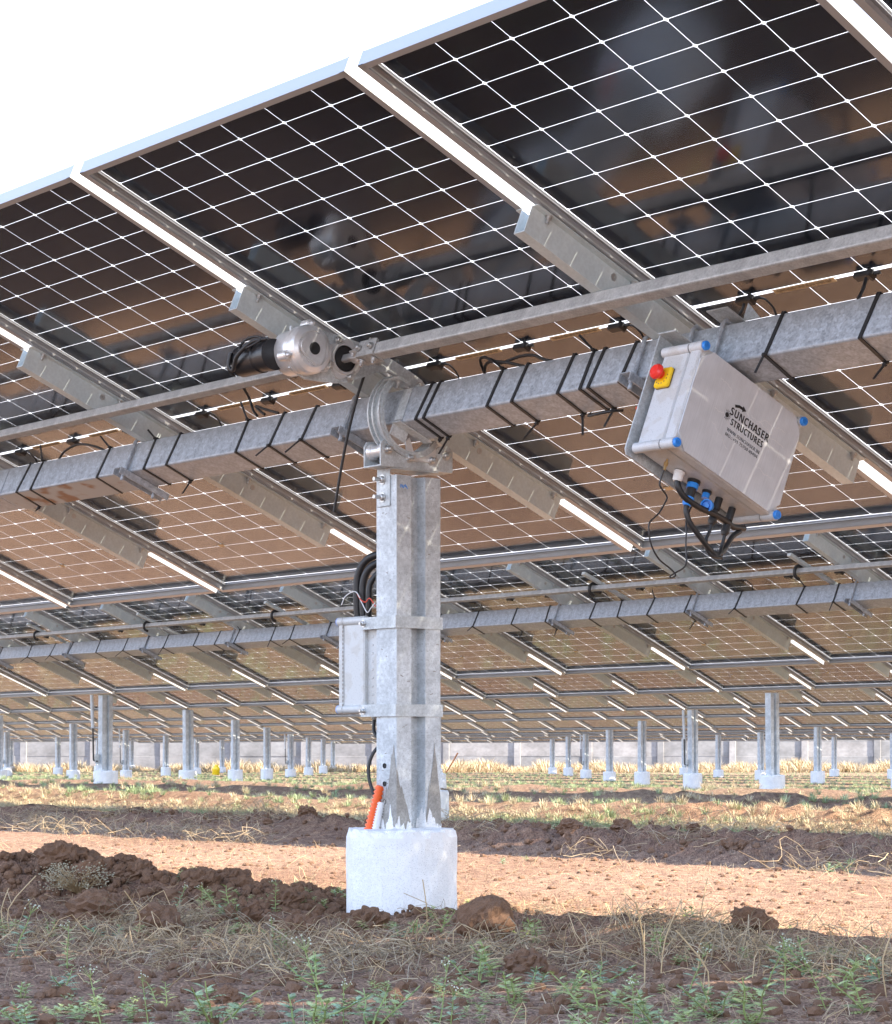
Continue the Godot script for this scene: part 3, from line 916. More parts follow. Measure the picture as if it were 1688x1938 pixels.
	part("fork", b, M.rod, s)
	for r in range(1, 4):
		var row: Dictionary = rows[r]
		var T2 := table(row)
		var xa: float = row.ph + PITCH * row.p0
		var xb: float = row.ph + PITCH * (row.p1 + 1)
		var q := thing("drive_shaft", "long steel drive shaft along the " + row_of(r), "shaft", T2 * Transform3D(Basis(), L(xa, 0.853, 0.128)), "drive shafts of the trackers")
		b = MB.new()
		b.extr(rounded(0.029, 0.029, 0.004, 2), Vector3.ZERO, Vector3.BACK, Vector3.UP, Vector3(xb - xa, 0, 0))
		part("bar", b, M.rod, q)
		if r > 1: continue
		var k := 0
		for x in [-11.45, -9.75, -8.05, -6.3, -4.75, -3.12]:
			k += 1
			var h := thing("shaft_support", "short support arm with black hook on the second shaft, %s from the left" % ordinal(k), "bracket", T2 * Transform3D(Basis(), L(x, 1.05, 0.09)), "shaft supports on the second row")
			b = MB.new()
			bar(b, Vector3(0.02, 0.0, -0.1), Vector3(0.0, -0.005, 0.34), 0.03, 0.02, Vector3.UP, 0.003)
			part("arm", b, M.rail, h)
			b = MB.new()
			var pts := []
			for i in 12:
				var a := deg_to_rad(130 - 22 * i)
				pts.append(Vector3(-0.03, -0.045 + 0.036 * sin(a), 0.197 + 0.036 * cos(a)))
			b.pipe(pts, 0.010, 8)
			part("hook", b, M.black, h)

# ------------------------------------------------------------------ enclosures
func text_on(called: String, txt: String, parent: Node3D, x: float, v0: float, v1: float, e: float, h: float, bold := 0) -> void:
	var t := TextMesh.new()
	var f := SystemFont.new()
	f.font_names = PackedStringArray(["Droid Sans"])
	f.font_weight = 700 if bold else 400
	t.font = f
	t.text = txt
	t.font_size = 64
	t.depth = 0.02
	t.pixel_size = 0.01
	t.curve_step = 1.0
	var bb := t.get_aabb()
	var b := Basis(Vector3(0, 0, -1) * (v1 - v0) / bb.size.x, Vector3(0, 1, 0) * h / bb.size.y, Vector3(1, 0, 0) * 0.02)
	var o := part(called, t, M.ink, parent)
	o.transform = Transform3D(b, L(x, v0, e) - b * Vector3(bb.position.x, bb.position.y, bb.position.z))

func build_control_box() -> void:
	var T := tube_table(rows[0])
	var org := L(1.19, 0.972, 0.21)
	var o := thing("control_box", "grey control enclosure with aluminium lid and emergency stop hung under the torque tube", "control box", T * Transform3D(Basis(), org))
	var D := func(x, v, e): return L(x, v, e) - org
	var v0 := 0.972
	var v1 := 1.376
	var e0 := 0.21
	var e1 := 0.492
	var cv := (v0 + v1) / 2
	var ce := (e0 + e1) / 2
	var b := MB.new()
	b.box(D.call(1.243, cv, ce), Vector3(0.086, e1 - e0 - 0.02, v1 - v0 - 0.02), 0.004)
	for s in [[v0 + 0.012, e0 + 0.012], [v0 + 0.012, e1 - 0.012], [v1 - 0.012, e0 + 0.012], [v1 - 0.012, e1 - 0.012]]:
		b.lathe([Vector2(0, 1.198), Vector2(0.013, 1.198), Vector2(0.013, 1.286), Vector2(0, 1.286)], D.call(0.0, s[0], s[1]), Vector3.RIGHT, 18)
	part("body", b, M.plastic, o)
	b = MB.new()
	b.box(D.call(1.308, cv, ce), Vector3(0.034, e1 - e0 - 0.014, v1 - v0 - 0.014), 0.004)
	for s in [[v0 + 0.012, e0 + 0.012], [v0 + 0.012, e1 - 0.012], [v1 - 0.012, e0 + 0.012], [v1 - 0.012, e1 - 0.012]]:
		b.lathe([Vector2(0.0135, 1.290), Vector2(0.0135, 1.331), Vector2(0, 1.331)], D.call(0.0, s[0], s[1]), Vector3.RIGHT, 18)
	var lid := part("lid", b, M.plastic, o)
	for s in [[v0 + 0.012, e0 + 0.012], [v0 + 0.012, e1 - 0.012], [v1 - 0.012, e0 + 0.012], [v1 - 0.012, e1 - 0.012]]:
		b = MB.new()
		b.lathe([Vector2(0.0115, 1.331), Vector2(0.0115, 1.337), Vector2(0.0100, 1.339), Vector2(0.0075, 1.339), Vector2(0.007, 1.3375), Vector2(0, 1.3375)], D.call(0.0, s[0], s[1]), Vector3.RIGHT, 20)
		b.box(D.call(1.3385, s[0], s[1]), Vector3(0.001, 0.010, 0.0022), 0.0, Basis(Vector3.RIGHT, 0.6))
		b.box(D.call(1.3385, s[0], s[1]), Vector3(0.001, 0.0022, 0.010), 0.0, Basis(Vector3.RIGHT, 0.6))
		part("screw", b, M.blue, lid)
	b = MB.new()
	var c := 0.034
	var a0 := Vector2(-(v0 + 0.012), -(e0 + 0.010))
	var a1 := Vector2(-(v1 - 0.008), -(e1 - 0.008))
	var pl := PackedVector2Array([Vector2(a0.x - c, a0.y), Vector2(a0.x, a0.y - c), Vector2(a0.x, a1.y + c), Vector2(a0.x - c, a1.y), Vector2(a1.x + c, a1.y), Vector2(a1.x, a1.y + c), Vector2(a1.x, a0.y - c), Vector2(a1.x + c, a0.y)])
	b.extr(pl, Vector3(1.3255, 0, 0) - org, Vector3.BACK, Vector3.UP, Vector3(0.004, 0, 0))
	var plate := part("lid_plate", b, M.alu, o)
	var X := 1.3297
	text_on("lettering", "SUNCHASER", plate, X, 1.124, 1.270, 0.330, 0.0205, 1)
	text_on("lettering", "STRUCTURES", plate, X, 1.134, 1.256, 0.3525, 0.0175, 1)
	text_on("lettering", "WWW.SUNCHASER.IN", plate, X, 1.128, 1.252, 0.3715, 0.0085)
	text_on("lettering", "MO.: +91 75750 49494", plate, X, 1.128, 1.250, 0.3845, 0.0085)
	for k in plate.get_children(): k.position -= org
	b = MB.new()
	var q: Vector3 = D.call(X, 1.116, 0.336)
	b.lathe([Vector2(0.0065, 0), Vector2(0.0065, 0.0004), Vector2(0, 0.0004)], q, Vector3.RIGHT, 16)
	for k in 11:
		var a := deg_to_rad(60 + 24 * k)
		var d := Vector3(0, sin(a), cos(a))
		var t := Vector3(0, -cos(a), sin(a))
		b.tri(q + d * 0.008 + t * 0.0011 + Vector3(0.0003, 0, 0), q + d * 0.008 - t * 0.0011 + Vector3(0.0003, 0, 0), q + d * 0.0155 + Vector3(0.0003, 0, 0))
	var h: Vector3 = D.call(X, 1.143, 0.297)
	bar(b, h + Vector3(0.0003, -0.006, 0.010), h + Vector3(0.0003, -0.0005, -0.004), 0.007, 0.0004, Vector3.RIGHT)
	bar(b, h + Vector3(0.0003, -0.0005, -0.003), h + Vector3(0.0003, 0.0, -0.017), 0.007, 0.0004, Vector3.RIGHT)
	b.tri(h + Vector3(0.0004, 0.008, -0.016), h + Vector3(0.0004, -0.008, -0.016), h + Vector3(0.0004, 0.0, -0.030))
	part("emblem", b, M.ink, plate)
	# scuffed film lines on the lid plate
	b = MB.new()
	rng.seed = 19
	for k in 9:
		var p := Vector2(rng.randf_range(v0 + 0.05, v1 - 0.12), rng.randf_range(e0 + 0.05, e1 - 0.05))
		var dir := rng.randf_range(-0.5, 0.5)
		for j in rng.randi_range(10, 26):
			var p2 := p + Vector2(0.004, 0).rotated(dir + rng.randf_range(-0.9, 0.9))
			if p2.x < v1 - 0.05 and p2.y > e0 + 0.04 and p2.y < e1 - 0.04: bar(b, D.call(X, p.x, p.y), D.call(X, p2.x, p2.y), 0.0009, 0.0003, Vector3.RIGHT)
			p = p2
	part("film_scuffs", b, M.wire_white, plate)
	# mounting plate
	b = MB.new()
	b.extr(PackedVector2Array([Vector2(-0.966, -0.172), Vector2(-0.966, -0.488), Vector2(-0.975, -0.500), Vector2(-1.385, -0.500), Vector2(-1.385, -0.215), Vector2(-1.05, -0.215), Vector2(-1.02, -0.172)]), Vector3(1.180, 0, 0) - org, Vector3.BACK, Vector3.UP, Vector3(0.004, 0, 0))
	b.box(D.call(1.21, 1.0, 0.178), Vector3(0.06, 0.004, 0.08), 0.001)
	part("mounting_plate", b, M.plate, o)
	# emergency stop on the upslope side
	b = MB.new()
	b.box(D.call(1.232, v0 + 0.004, 0.299), Vector3(0.046, 0.052, 0.016), 0.004)
	var es := part("stop_plate", b, M.yellow, o)
	b = MB.new()
	b.box(D.call(1.232, v0 + 0.007, 0.299), Vector3(0.047, 0.053, 0.006), 0.004)
	part("gasket", b, M.black, es)
	b = MB.new()
	b.lathe([Vector2(0.011, 0), Vector2(0.011, 0.008), Vector2(0.0165, 0.010), Vector2(0.0195, 0.015), Vector2(0.0185, 0.021), Vector2(0.013, 0.027), Vector2(0, 0.028)], D.call(1.228, v0 - 0.004, 0.294), Vector3.BACK, 24)
	part("stop_button", b, M.red, es)
	b = MB.new()
	for k in 7:
		var a := deg_to_rad(200 + 28 * k)
		b.box(D.call(1.232 + 0.018 * cos(a), v0 - 0.0043, 0.299 - 0.019 * sin(a)), Vector3(0.0026, 0.0032, 0.0006))
	part("stop_print", b, M.dark_print, es)
	# fittings on the underside
	b = MB.new()
	b.lathe([Vector2(0.003, 0), Vector2(0.003, 0.008), Vector2(0.0055, 0.008), Vector2(0.0055, 0.016), Vector2(0.0035, 0.018), Vector2(0.0035, 0.028), Vector2(0, 0.028)], D.call(1.25, 1.045, e1 - 0.008), Vector3.DOWN, 12)
	part("antenna_socket", b, M.brass, o)
	b = MB.new()
	b.lathe([Vector2(0.014, 0), Vector2(0.014, 0.006), Vector2(0.0125, 0.007), Vector2(0.0125, 0.020), Vector2(0.009, 0.026), Vector2(0, 0.026)], D.call(1.236, 1.106, e1 - 0.008), Vector3.DOWN, 12)
	part("cable_gland", b, M.white_plastic, o)
	var cn := MB.new()
	cn.lathe([Vector2(0.0165, 0), Vector2(0.0165, 0.008), Vector2(0.013, 0.009)], D.call(1.238, 1.158, e1 - 0.010), Vector3.DOWN, 20)
	cn.lathe([Vector2(0.0115, 0.022), Vector2(0.0115, 0.046)], D.call(1.238, 1.158, e1 - 0.010), Vector3.DOWN, 20)
	var cp := part("plug_connector", cn, M.black, o)
	b = MB.new()
	b.lathe([Vector2(0.0, 0.0085), Vector2(0.0145, 0.009), Vector2(0.0145, 0.022), Vector2(0.0, 0.0225)], D.call(1.238, 1.158, e1 - 0.010), Vector3.DOWN, 20)
	b.lathe([Vector2(0, 0.045), Vector2(0.013, 0.046), Vector2(0.013, 0.062), Vector2(0.009, 0.068), Vector2(0, 0.068)], D.call(1.238, 1.158, e1 - 0.010), Vector3.DOWN, 20)
	part("locking_ring", b, M.blue, cp)
	cn = MB.new()
	cn.lathe([Vector2(0.012, 0), Vector2(0.012, 0.007), Vector2(0, 0.007)], D.call(1.234, 1.212, e1 - 0.010), Vector3.DOWN, 16)
	var c2 := part("spare_socket", cn, M.black, o)
	b = MB.new()
	b.lathe([Vector2(0.0095, 0.007), Vector2(0.0095, 0.020), Vector2(0, 0.020)], D.call(1.234, 1.212, e1 - 0.010), Vector3.DOWN, 16)
	var capd := Vector3(0.5, -0.35, 0.8).normalized()
	b.lathe([Vector2(0.0, -0.012), Vector2(0.0155, -0.010), Vector2(0.0155, 0.006), Vector2(0.0125, 0.007), Vector2(0.0115, -0.002), Vector2(0.007, -0.002), Vector2(0.006, 0.003), Vector2(0, 0.003)], D.call(1.25, 1.21, e1 + 0.032), capd, 22)
	part("cap", b, M.blue, c2)
	for s in [[1.252, 0.0], [1.303, 0.004]]:
		b = MB.new()
		var p: Vector3 = D.call(1.24, s[0], e1 - 0.012 + s[1])
		b.lathe([Vector2(0.0095, 0), Vector2(0.0095, 0.034), Vector2(0.007, 0.036), Vector2(0.007, 0.046)], p, Vector3(0.0, -1, 0.02), 10)
		b.lathe([Vector2(0.0, 0.043), Vector2(0.0105, 0.045), Vector2(0.011, 0.066), Vector2(0.007, 0.074), Vector2(0, 0.075)], p, Vector3(0.0, -1, 0.02), 8)
		part("solar_connector", b, M.black, o)
	var wires := [["black_cable", "thick black cable curving from the white gland along under the control box", 0.0078, [[1.236, 1.106, .50], [1.24, 1.112, .522], [1.245, 1.14, .538], [1.25, 1.19, .54], [1.25, 1.24, .532], [1.245, 1.285, .526], [1.24, 1.32, .525], [1.235, 1.345, .515], [1.23, 1.37, .505]]],
		["black_cable", "black cable looping down from the blue plug connector", 0.0068, [[1.238, 1.158, .545], [1.24, 1.160, .565], [1.245, 1.18, .588], [1.25, 1.215, .604], [1.25, 1.25, .615], [1.245, 1.28, .618], [1.24, 1.308, .604], [1.235, 1.325, .575], [1.235, 1.335, .545], [1.235, 1.355, .52]]],
		["black_cable", "thin black lead hanging from the first solar connector of the control box", 0.0045, [[1.24, 1.252, .55], [1.24, 1.252, .571], [1.24, 1.249, .596], [1.245, 1.254, .618], [1.25, 1.275, .628], [1.25, 1.305, .618]]],
		["black_cable", "thin black lead hanging from the second solar connector of the control box", 0.0045, [[1.24, 1.303, .553], [1.24, 1.305, .575], [1.24, 1.305, .59], [1.245, 1.30, .61], [1.25, 1.285, .622], [1.25, 1.262, .615]]],
		["antenna_wire", "very thin black antenna wire drooping in a long loop below the control box", 0.0021, [[1.25, 1.045, .51], [1.24, 1.052, .532], [1.24, 1.055, .548], [1.24, 1.083, .559], [1.24, 1.088, .57], [1.24, 1.077, .611], [1.24, 1.059, .641], [1.24, 1.061, .661], [1.24, 1.084, .692], [1.24, 1.119, .711], [1.24, 1.16, .715], [1.24, 1.181, .719], [1.245, 1.181, .727], [1.25, 1.166, .739], [1.25, 1.161, .737], [1.25, 1.176, .72], [1.25, 1.196, .697], [1.245, 1.202, .677], [1.24, 1.19, .64], [1.24, 1.177, .604], [1.23, 1.177, .575], [1.22, 1.19, .53]]],
		["black_cable", "black cable arching behind the aluminium lid of the control box", 0.008, [[1.20, 1.18, .20], [1.19, 1.24, .195], [1.185, 1.30, .215], [1.18, 1.345, .25], [1.178, 1.37, .30], [1.178, 1.36, .36]]]]
	for w in wires:
		b = MB.new()
		var pts := []
		for p in w[3]: pts.append(L(p[0], p[1], p[2]) - L(w[3][0][0], w[3][0][1], w[3][0][2]))
		b.pipe(spline(pts, 5), w[2], 9)
		single(w[0], b, M.black, w[1], "cable", T * Transform3D(Basis(), L(w[3][0][0], w[3][0][1], w[3][0][2])), "cables on the near tracker")
	# u-bolts of the enclosure round the tube
	for s in [[1.205, "left"], [1.305, "right"]]:
		var u := thing("box_u_bolt", "u-bolt holding the control box to the torque tube, %s one of the pair" % s[1], "u-bolt", T * Transform3D(Basis(), L(s[0] - 0.035, 0, 0)), "u-bolts of the control box")
		b = MB.new()
		b.pipe([L(0, 1.073, 0.24), L(0, 1.073, 0.1), L(0, 1.078, 0.088), L(0, 1.2, 0.088), L(0, 1.205, 0.1), L(0, 1.205, 0.24)], 0.0058, 10)
		part("rod", b, M.galv, u)
		b = MB.new()
		if s[1] == "left":
			b.box(L(-0.02, 1.066, 0.2), Vector3(0.05, 0.045, 0.02), 0.003)
			b.lathe([Vector2(0.006, -0.05), Vector2(0.006, 0.02), Vector2(0, 0.02)], L(-0.01, 1.05, 0.214), Vector3(1, 0, 0), 10)
		else:
			b.box(L(0.005, 1.07, 0.083), Vector3(0.07, 0.004, 0.07), 0.001)
			b.extr(PackedVector2Array([Vector2(0, 0), Vector2(0.055, 0), Vector2(0, 0.05)]), L(0.035, 1.10, 0.083), Vector3.RIGHT, Vector3.UP, Vector3(0, 0, -0.003))
		part("clamp_block", b, M.plate, u)

func build_post_box() -> void:
	var o := thing("post_junction_box", "pale grey junction box strapped to the back of the near post", "junction box", Transform3D(Basis(), Vector3(-0.17, 0.583, -0.01)))
	var b := MB.new()
	b.box(Vector3(0.012, 0.141, 0), Vector3(0.098, 0.262, 0.176), 0.004)
	for y in [0.012, 0.270]:
		for z in [-0.083, 0.083]: b.lathe([Vector2(0, -0.034), Vector2(0.013, -0.034), Vector2(0.013, 0.066), Vector2(0, 0.066)], Vector3(0, y, z), Vector3.RIGHT, 18)
	part("body", b, M.plastic2, o)
	b = MB.new()
	b.box(Vector3(-0.048, 0.141, 0), Vector3(0.022, 0.268, 0.182), 0.004)
	for y in [0.012, 0.270]:
		for z in [-0.083, 0.083]: b.lathe([Vector2(0, -0.062), Vector2(0.0135, -0.062), Vector2(0.0135, -0.036), Vector2(0, -0.036)], Vector3(0, y, z), Vector3.RIGHT, 18)
	var lid := part("lid", b, M.plastic2, o)
	for y in [0.012, 0.270]:
		for z in [-0.083, 0.083]:
			b = MB.new()
			b.lathe([Vector2(0, -0.068), Vector2(0.011, -0.068), Vector2(0.0138, -0.065), Vector2(0.0138, -0.061), Vector2(0, -0.061)], Vector3(0, y, z), Vector3.RIGHT, 18)
			part("screw", b, M.pale_blue, lid)
	b = MB.new()
	for k in 20: b.box(Vector3(-0.036, 0.025 + 0.012 * k, 0.0912), Vector3(0.002, 0.006, 0.001))
	part("vent_slots", b, M.dark_print, lid)
	b = MB.new()
	var ch := [Vector2(0.061, 0.07), Vector2(0.122, 0.07), Vector2(0.122, -0.07), Vector2(0.061, -0.07)]
	b.extr(strip(ch, 0.003), Vector3(0, 0.012, 0), Vector3.RIGHT, Vector3.BACK, Vector3(0, 0.255, 0))
	for k in 10: b.lathe([Vector2(0.004, 0), Vector2(0.0035, 0.001), Vector2(0, 0.001)], Vector3(0.082, 0.03 + 0.024 * k, 0.0735), Vector3.BACK, 10)
	part("back_channel", b, M.plastic2, o)
	for x in [0.02, 0.06]:
		b = MB.new()
		b.lathe([Vector2(0.013, 0.02), Vector2(0.013, -0.012), Vector2(0.009, -0.018), Vector2(0, -0.018)], Vector3(x + 0.02, 0, 0.03), Vector3.UP, 14)
		part("cable_gland", b, M.plastic2, o)
	for k in 2:
		var y: float = [0.842, 0.589][k]
		var s := thing("steel_strap", "galvanised strap round the near post, %s one holding the junction box" % ["upper", "lower"][k], "strap", Transform3D(Basis(), Vector3(0, y, 0)), "straps on the near post")
		b = MB.new()
		var band := [Vector2(-0.112, 0.086), Vector2(0.0478, 0.086), Vector2(0.0478, -0.086), Vector2(-0.05, -0.086)]
		b.extr(strip(band, 0.0018), Vector3(0, -0.0175, 0), Vector3.RIGHT, Vector3.BACK, Vector3(0, 0.035, 0))
		part("band", b, M.plate, s)
		b = MB.new()
		hexbolt(b, Vector3(-0.098, 0.0, 0.088), Vector3.BACK, 0.0075, 0.006)
		part("bolt", b, M.bolt, s)
	# cables round the post
	var list := [["black_cable", "leftmost of the thick black cables rising from the junction box on the post", 0.0115, M.black, [[-.18, .85, .045], [-.18, .92, .05], [-.175, .985, .05], [-.15, 1.03, .04], [-.105, 1.048, .02], [-.03, 1.05, -.02]]],
		["black_cable", "middle of the thick black cables rising from the junction box on the post", 0.0115, M.black, [[-.158, .85, .04], [-.158, .92, .045], [-.152, .975, .045], [-.13, 1.012, .035], [-.09, 1.03, .01], [-.03, 1.035, -.02]]],
		["black_cable", "rightmost of the thick black cables rising from the junction box on the post", 0.0095, M.black, [[-.132, .85, .045], [-.122, .90, .05], [-.118, .955, .05], [-.10, .99, .035], [-.07, 1.012, .01], [-.03, 1.015, -.02]]],
		["black_cable", "slim black cable running down the inside edge of the near post", 0.006, M.black, [[-.055, 1.03, .055], [-.066, .99, .06], [-.068, .95, .06], [-.063, .90, .055], [-.052, .86, .045]]],
		["red_wire", "thin red wire tied across the cables above the junction box", 0.0018, M.wire_red, [[-.165, .935, .06], [-.13, .915, .075], [-.10, .905, .08], [-.08, .915, .08], [-.05, .89, .082]]],
		["white_wire", "thin white wire curling beside the red wire above the junction box", 0.0016, M.wire_white, [[-.24, .905, .06], [-.22, .93, .06], [-.17, .94, .062], [-.12, .905, .078], [-.09, .875, .082], [-.07, .885, .084], [-.05, .90, .084]]],
		["black_cable", "black cable dropping from the bottom of the post junction box", 0.0055, M.black, [[-.13, .585, .02], [-.13, .55, .025], [-.12, .525, .03], [-.09, .505, .03], [-.04, .49, .02]]],
		["black_cable", "black cable bowing out of the post above the orange conduit", 0.0052, M.black, [[-.04, .505, .045], [-.06, .475, .075], [-.07, .435, .09], [-.068, .395, .092], [-.055, .36, .09], [-.04, .33, .09]]],
		["black_strap", "long black cable end hanging straight down from the gearbox arm", 0.0042, M.tie, [[-.012, 1.575, .14], [-.05, 1.47, .155], [-.098, 1.33, .16], [-.145, 1.165, .16]]]]
	for w in list:
		b = MB.new()
		var pts := []
		var o0 := Vector3(w[4][0][0], w[4][0][1], w[4][0][2])
		for p in w[4]: pts.append(Vector3(p[0], p[1], p[2]) - o0)
		b.pipe(spline(pts, 6), w[2], 9)
		single(w[0], b, w[3], w[1], "cable", Transform3D(Basis(), o0), "cables on the near post")
	for k in 2:
		var a := Vector3(-0.055, 0.238, 0.105) if k == 0 else Vector3(-0.03, 0.238, 0.10)
		var c := Vector3(-0.025, 0.372, 0.084) if k == 0 else Vector3(-0.02, 0.325, 0.084)
		b = MB.new()
		var pts := []
		var rr := []
		var n := 46
		for i in n:
			pts.append(a.lerp(c, float(i) / (n - 1)) - a)
			rr.append((0.0150 if (i / 2) % 2 else 0.0112) if k == 0 else (0.0125 if (i / 2) % 2 else 0.0095))
		b.pipe(pts, rr, 14)
		single("corrugated_conduit", b, M.orange if k == 0 else M.wire_white, ["orange corrugated conduit leaning on the near post at the pedestal", "white corrugated conduit beside the orange one at the pedestal"][k], "conduit", Transform3D(Basis(), a), "conduits on the near pedestal")
	# leads looping over the near tube
	var T := tube_table(rows[0])
	var leads := [["black lead humped over the torque tube right of the post", [[.30, 1.15, .085], [.36, 1.09, .07], [.40, 1.078, .068], [.44, 1.08, .078], [.50, 1.085, .066], [.56, 1.085, .07], [.62, 1.10, .088], [.75, 1.16, .09]]],
		["second black lead coiled over the torque tube right of the post", [[.33, 1.14, .088], [.345, 1.08, .06], [.37, 1.07, .055], [.41, 1.075, .07], [.47, 1.08, .082], [.52, 1.1, .09]]],
		["black lead arching over the left part of the near torque tube", [[-1.98, 1.12, .088], [-1.90, 1.09, .07], [-1.80, 1.08, .058], [-1.70, 1.09, .07], [-1.62, 1.13, .09]]],
		["black lead climbing from the near tube to a panel left of the gearbox", [[-.70, 1.08, .09], [-.725, 1.075, .07], [-.75, 1.06, .03], [-.72, 1.0, .02], [-.70, .93, .01]]],
		["black lead stepping off the near tube behind the gearbox", [[-.60, 1.09, .088], [-.66, 1.075, .075], [-.71, 1.07, .06], [-.69, 1.075, .075], [-.66, 1.08, .09]]],
		["black lead coiled on the underside of the near tube", [[.74, 1.19, .215], [.76, 1.17, .235], [.80, 1.16, .24], [.84, 1.17, .232], [.85, 1.2, .215]]],
		["dark red lead along the underside of the near tube by the control box", [[.90, 1.2, .215], [1.0, 1.19, .22], [1.1, 1.185, .222], [1.19, 1.18, .225]]],
		["black lead dropping from a junction box to the tube above the control box", [[1.273, 1.118, .02], [1.27, 1.12, .04], [1.245, 1.13, .07], [1.23, 1.14, .09]]],
		["black lead dropping from a junction box to the tube at the right edge", [[1.652, 1.118, .02], [1.66, 1.11, .05], [1.675, 1.09, .09], [1.68, 1.084, .1]]]]
	for w in leads:
		b = MB.new()
		var o0 := L(w[1][0][0], w[1][0][1], w[1][0][2])
		var pts := []
		for p in w[1]: pts.append(L(p[0], p[1], p[2]) - o0)
		b.pipe(spline(pts, 6), 0.0042, 8)
		single("panel_lead", b, M.wire_red if w[0].begins_with("dark red") else M.black, w[0], "cable", T * Transform3D(Basis(), o0), "leads on the near tube")

# ------------------------------------------------------------------ boundary wall and far odds and ends
func build_wall() -> void:
	var fw := Vector3(-sin(cam_turn), 0, -cos(cam_turn))
	var along := Vector3(0.644407, 0, -0.764683).rotated(Vector3.UP, deg_to_rad(-3.0))
	var o0 := Vector3(4.998, -0.17, 4.07) + fw * 97.0
	var o := thing("boundary_wall", "long pale precast concrete boundary wall behind the rows", "wall", Transform3D(Basis(along, Vector3.UP, along.cross(Vector3.UP)), o0))
	var b := MB.new()
	b.box(Vector3(0, 0, 0), Vector3(2.86, 0.654, 0.06), 0.008)
	var slab := b.mesh()
	b = MB.new()
	b.box(Vector3(0, 1.0, 0), Vector3(0.30, 2.2, 0.20), 0.02)
	var pil := b.mesh()
	rng.seed = 8
	for i in range(-11, 12):
		part("pillar", pil, M.wall2 if i % 3 else M.wall, o, Transform3D(Basis(), Vector3(i * 3.1, 0, 0)))
		for k in 3: part("slab", slab, M.wall if rng.randf() < 0.7 else M.wall2, o, Transform3D(Basis(), Vector3((i + 0.5) * 3.1, 0.33 + 0.655 * k, rng.randf_range(-0.01, 0.01))))
	b = MB.new()
	b.lathe([Vector2(0, 0), Vector2(0.10, 0.0), Vector2(0.13, 0.04), Vector2(0.13, 0.24), Vector2(0.07, 0.31), Vector2(0.05, 0.36), Vector2(0, 0.37)], Vector3.ZERO, Vector3(0.25, 1, 0.1), 14)
	single("yellow_canister", b, M.yellow, "small yellow canister standing in the far field left of the near post", "canister", Transform3D(Basis(), Vector3(-57.3, -0.16, -38.3)))
	b = MB.new()
	b.pipe([Vector3(0, 0, 0), Vector3(0.25, 0.45, -0.15), Vector3(0.42, 0.78, -0.25)], 0.03, 6)
	single("leaning_stick", b, M.orange_wood, "orange brown stick leaning near the far wall right of the near post", "stick", Transform3D(Basis(), Vector3(-59.9, -0.17, -50.6)))

# ------------------------------------------------------------------ ground
var g_fine := FastNoiseLite.new()
var g_mid := FastNoiseLite.new()
var g_big := FastNoiseLite.new()
# ridges of turned soil: points (x, z), height, half width
var ridges := [
	{"p": [Vector2(-2.6, 0.95), Vector2(-1.75, 0.58), Vector2(-1.15, 0.28), Vector2(-0.62, 0.10), Vector2(-0.16, 0.10)], "h": [0.11, 0.125, 0.105, 0.06, 0.025], "w": 0.28},
	{"p": [Vector2(0.16, 0.20), Vector2(0.55, 0.12), Vector2(0.95, -0.03), Vector2(1.4, -0.18), Vector2(2.2, -0.35), Vector2(3.4, -0.4)], "h": [0.02, 0.045, 0.045, 0.02, 0.0, 0.0], "w": 0.15},
	{"p": [Vector2(0.0, 0.75), Vector2(0.6, 0.65), Vector2(1.1, 0.55), Vector2(1.7, 0.35)], "h": [0.01, 0.014, 0.016, 0.012], "w": 0.22},
	{"p": [Vector2(2.0, -4.2), Vector2(-0.6, -4.0), Vector2(-2.2, -3.95), Vector2(-3.6, -3.9), Vector2(-5.2, -4.4), Vector2(-9.0, -4.6), Vector2(-14.0, -4.4)], "h": [0.10, 0.12, 0.15, 0.13, 0.10, 0.10, 0.13], "w": 0.36},
	{"p": [Vector2(0.0, -7.0), Vector2(-4.0, -6.8), Vector2(-8.0, -7.2), Vector2(-13.0, -6.8), Vector2(-20.0, -7.0)], "h": [0.13, 0.15, 0.12, 0.16, 0.1], "w": 0.45},
	{"p": [Vector2(-4.0, -10.0), Vector2(-9.0, -9.8), Vector2(-14.0, -10.2), Vector2(-22.0, -9.6)], "h": [0.14, 0.16, 0.14, 0.16], "w": 0.5},
	{"p": [Vector2(-8.0, -13.0), Vector2(-16.0, -13.2), Vector2(-30.0, -13.0)], "h": [0.14, 0.16, 0.14], "w": 0.5}]

func ground_base(z: float) -> float:
	var k := [[5.0, 0.0], [-0.1, 0.0], [-1.0, -0.04], [-4.0, -0.045], [-5.5, 0.0], [-12.0, 0.0], [-17.0, -0.03], [-23.0, -0.08], [-29.0, -0.12], [-40.0, -0.15], [-60.0, -0.175]]
	if z >= -0.1: return 0.0
	for i in k.size() - 1:
		if z <= k[i][0] and z >= k[i + 1][0]: return lerpf(k[i][1], k[i + 1][1], (k[i][0] - z) / (k[i][0] - k[i + 1][0]))
	return 0.0 if z > 0.0 else -0.175
func mound(x: float, z: float) -> Vector2:   # height and share of turned soil
	var best := 0.0
	var q := Vector2(x, z)
	for r in ridges:
		var p: Array = r.p
		if z > p[0].y + 3.0 or z < p[0].y - 3.0: continue
		for i in p.size() - 1:
			var ab: Vector2 = p[i + 1] - p[i]
			var t := clampf((q - p[i]).dot(ab) / ab.length_squared(), 0, 1)
			var d: float = q.distance_to(p[i] + ab * t) / r.w
			d += 0.35 * g_mid.get_noise_2d(x * 1.3, z * 1.3)
			if d < 1.9:
				var f := exp(-1.2 * d * d)
				best = maxf(best, f * lerpf(r.h[i], r.h[i + 1], t))
	return Vector2(best, clampf(best / 0.05, 0, 1))
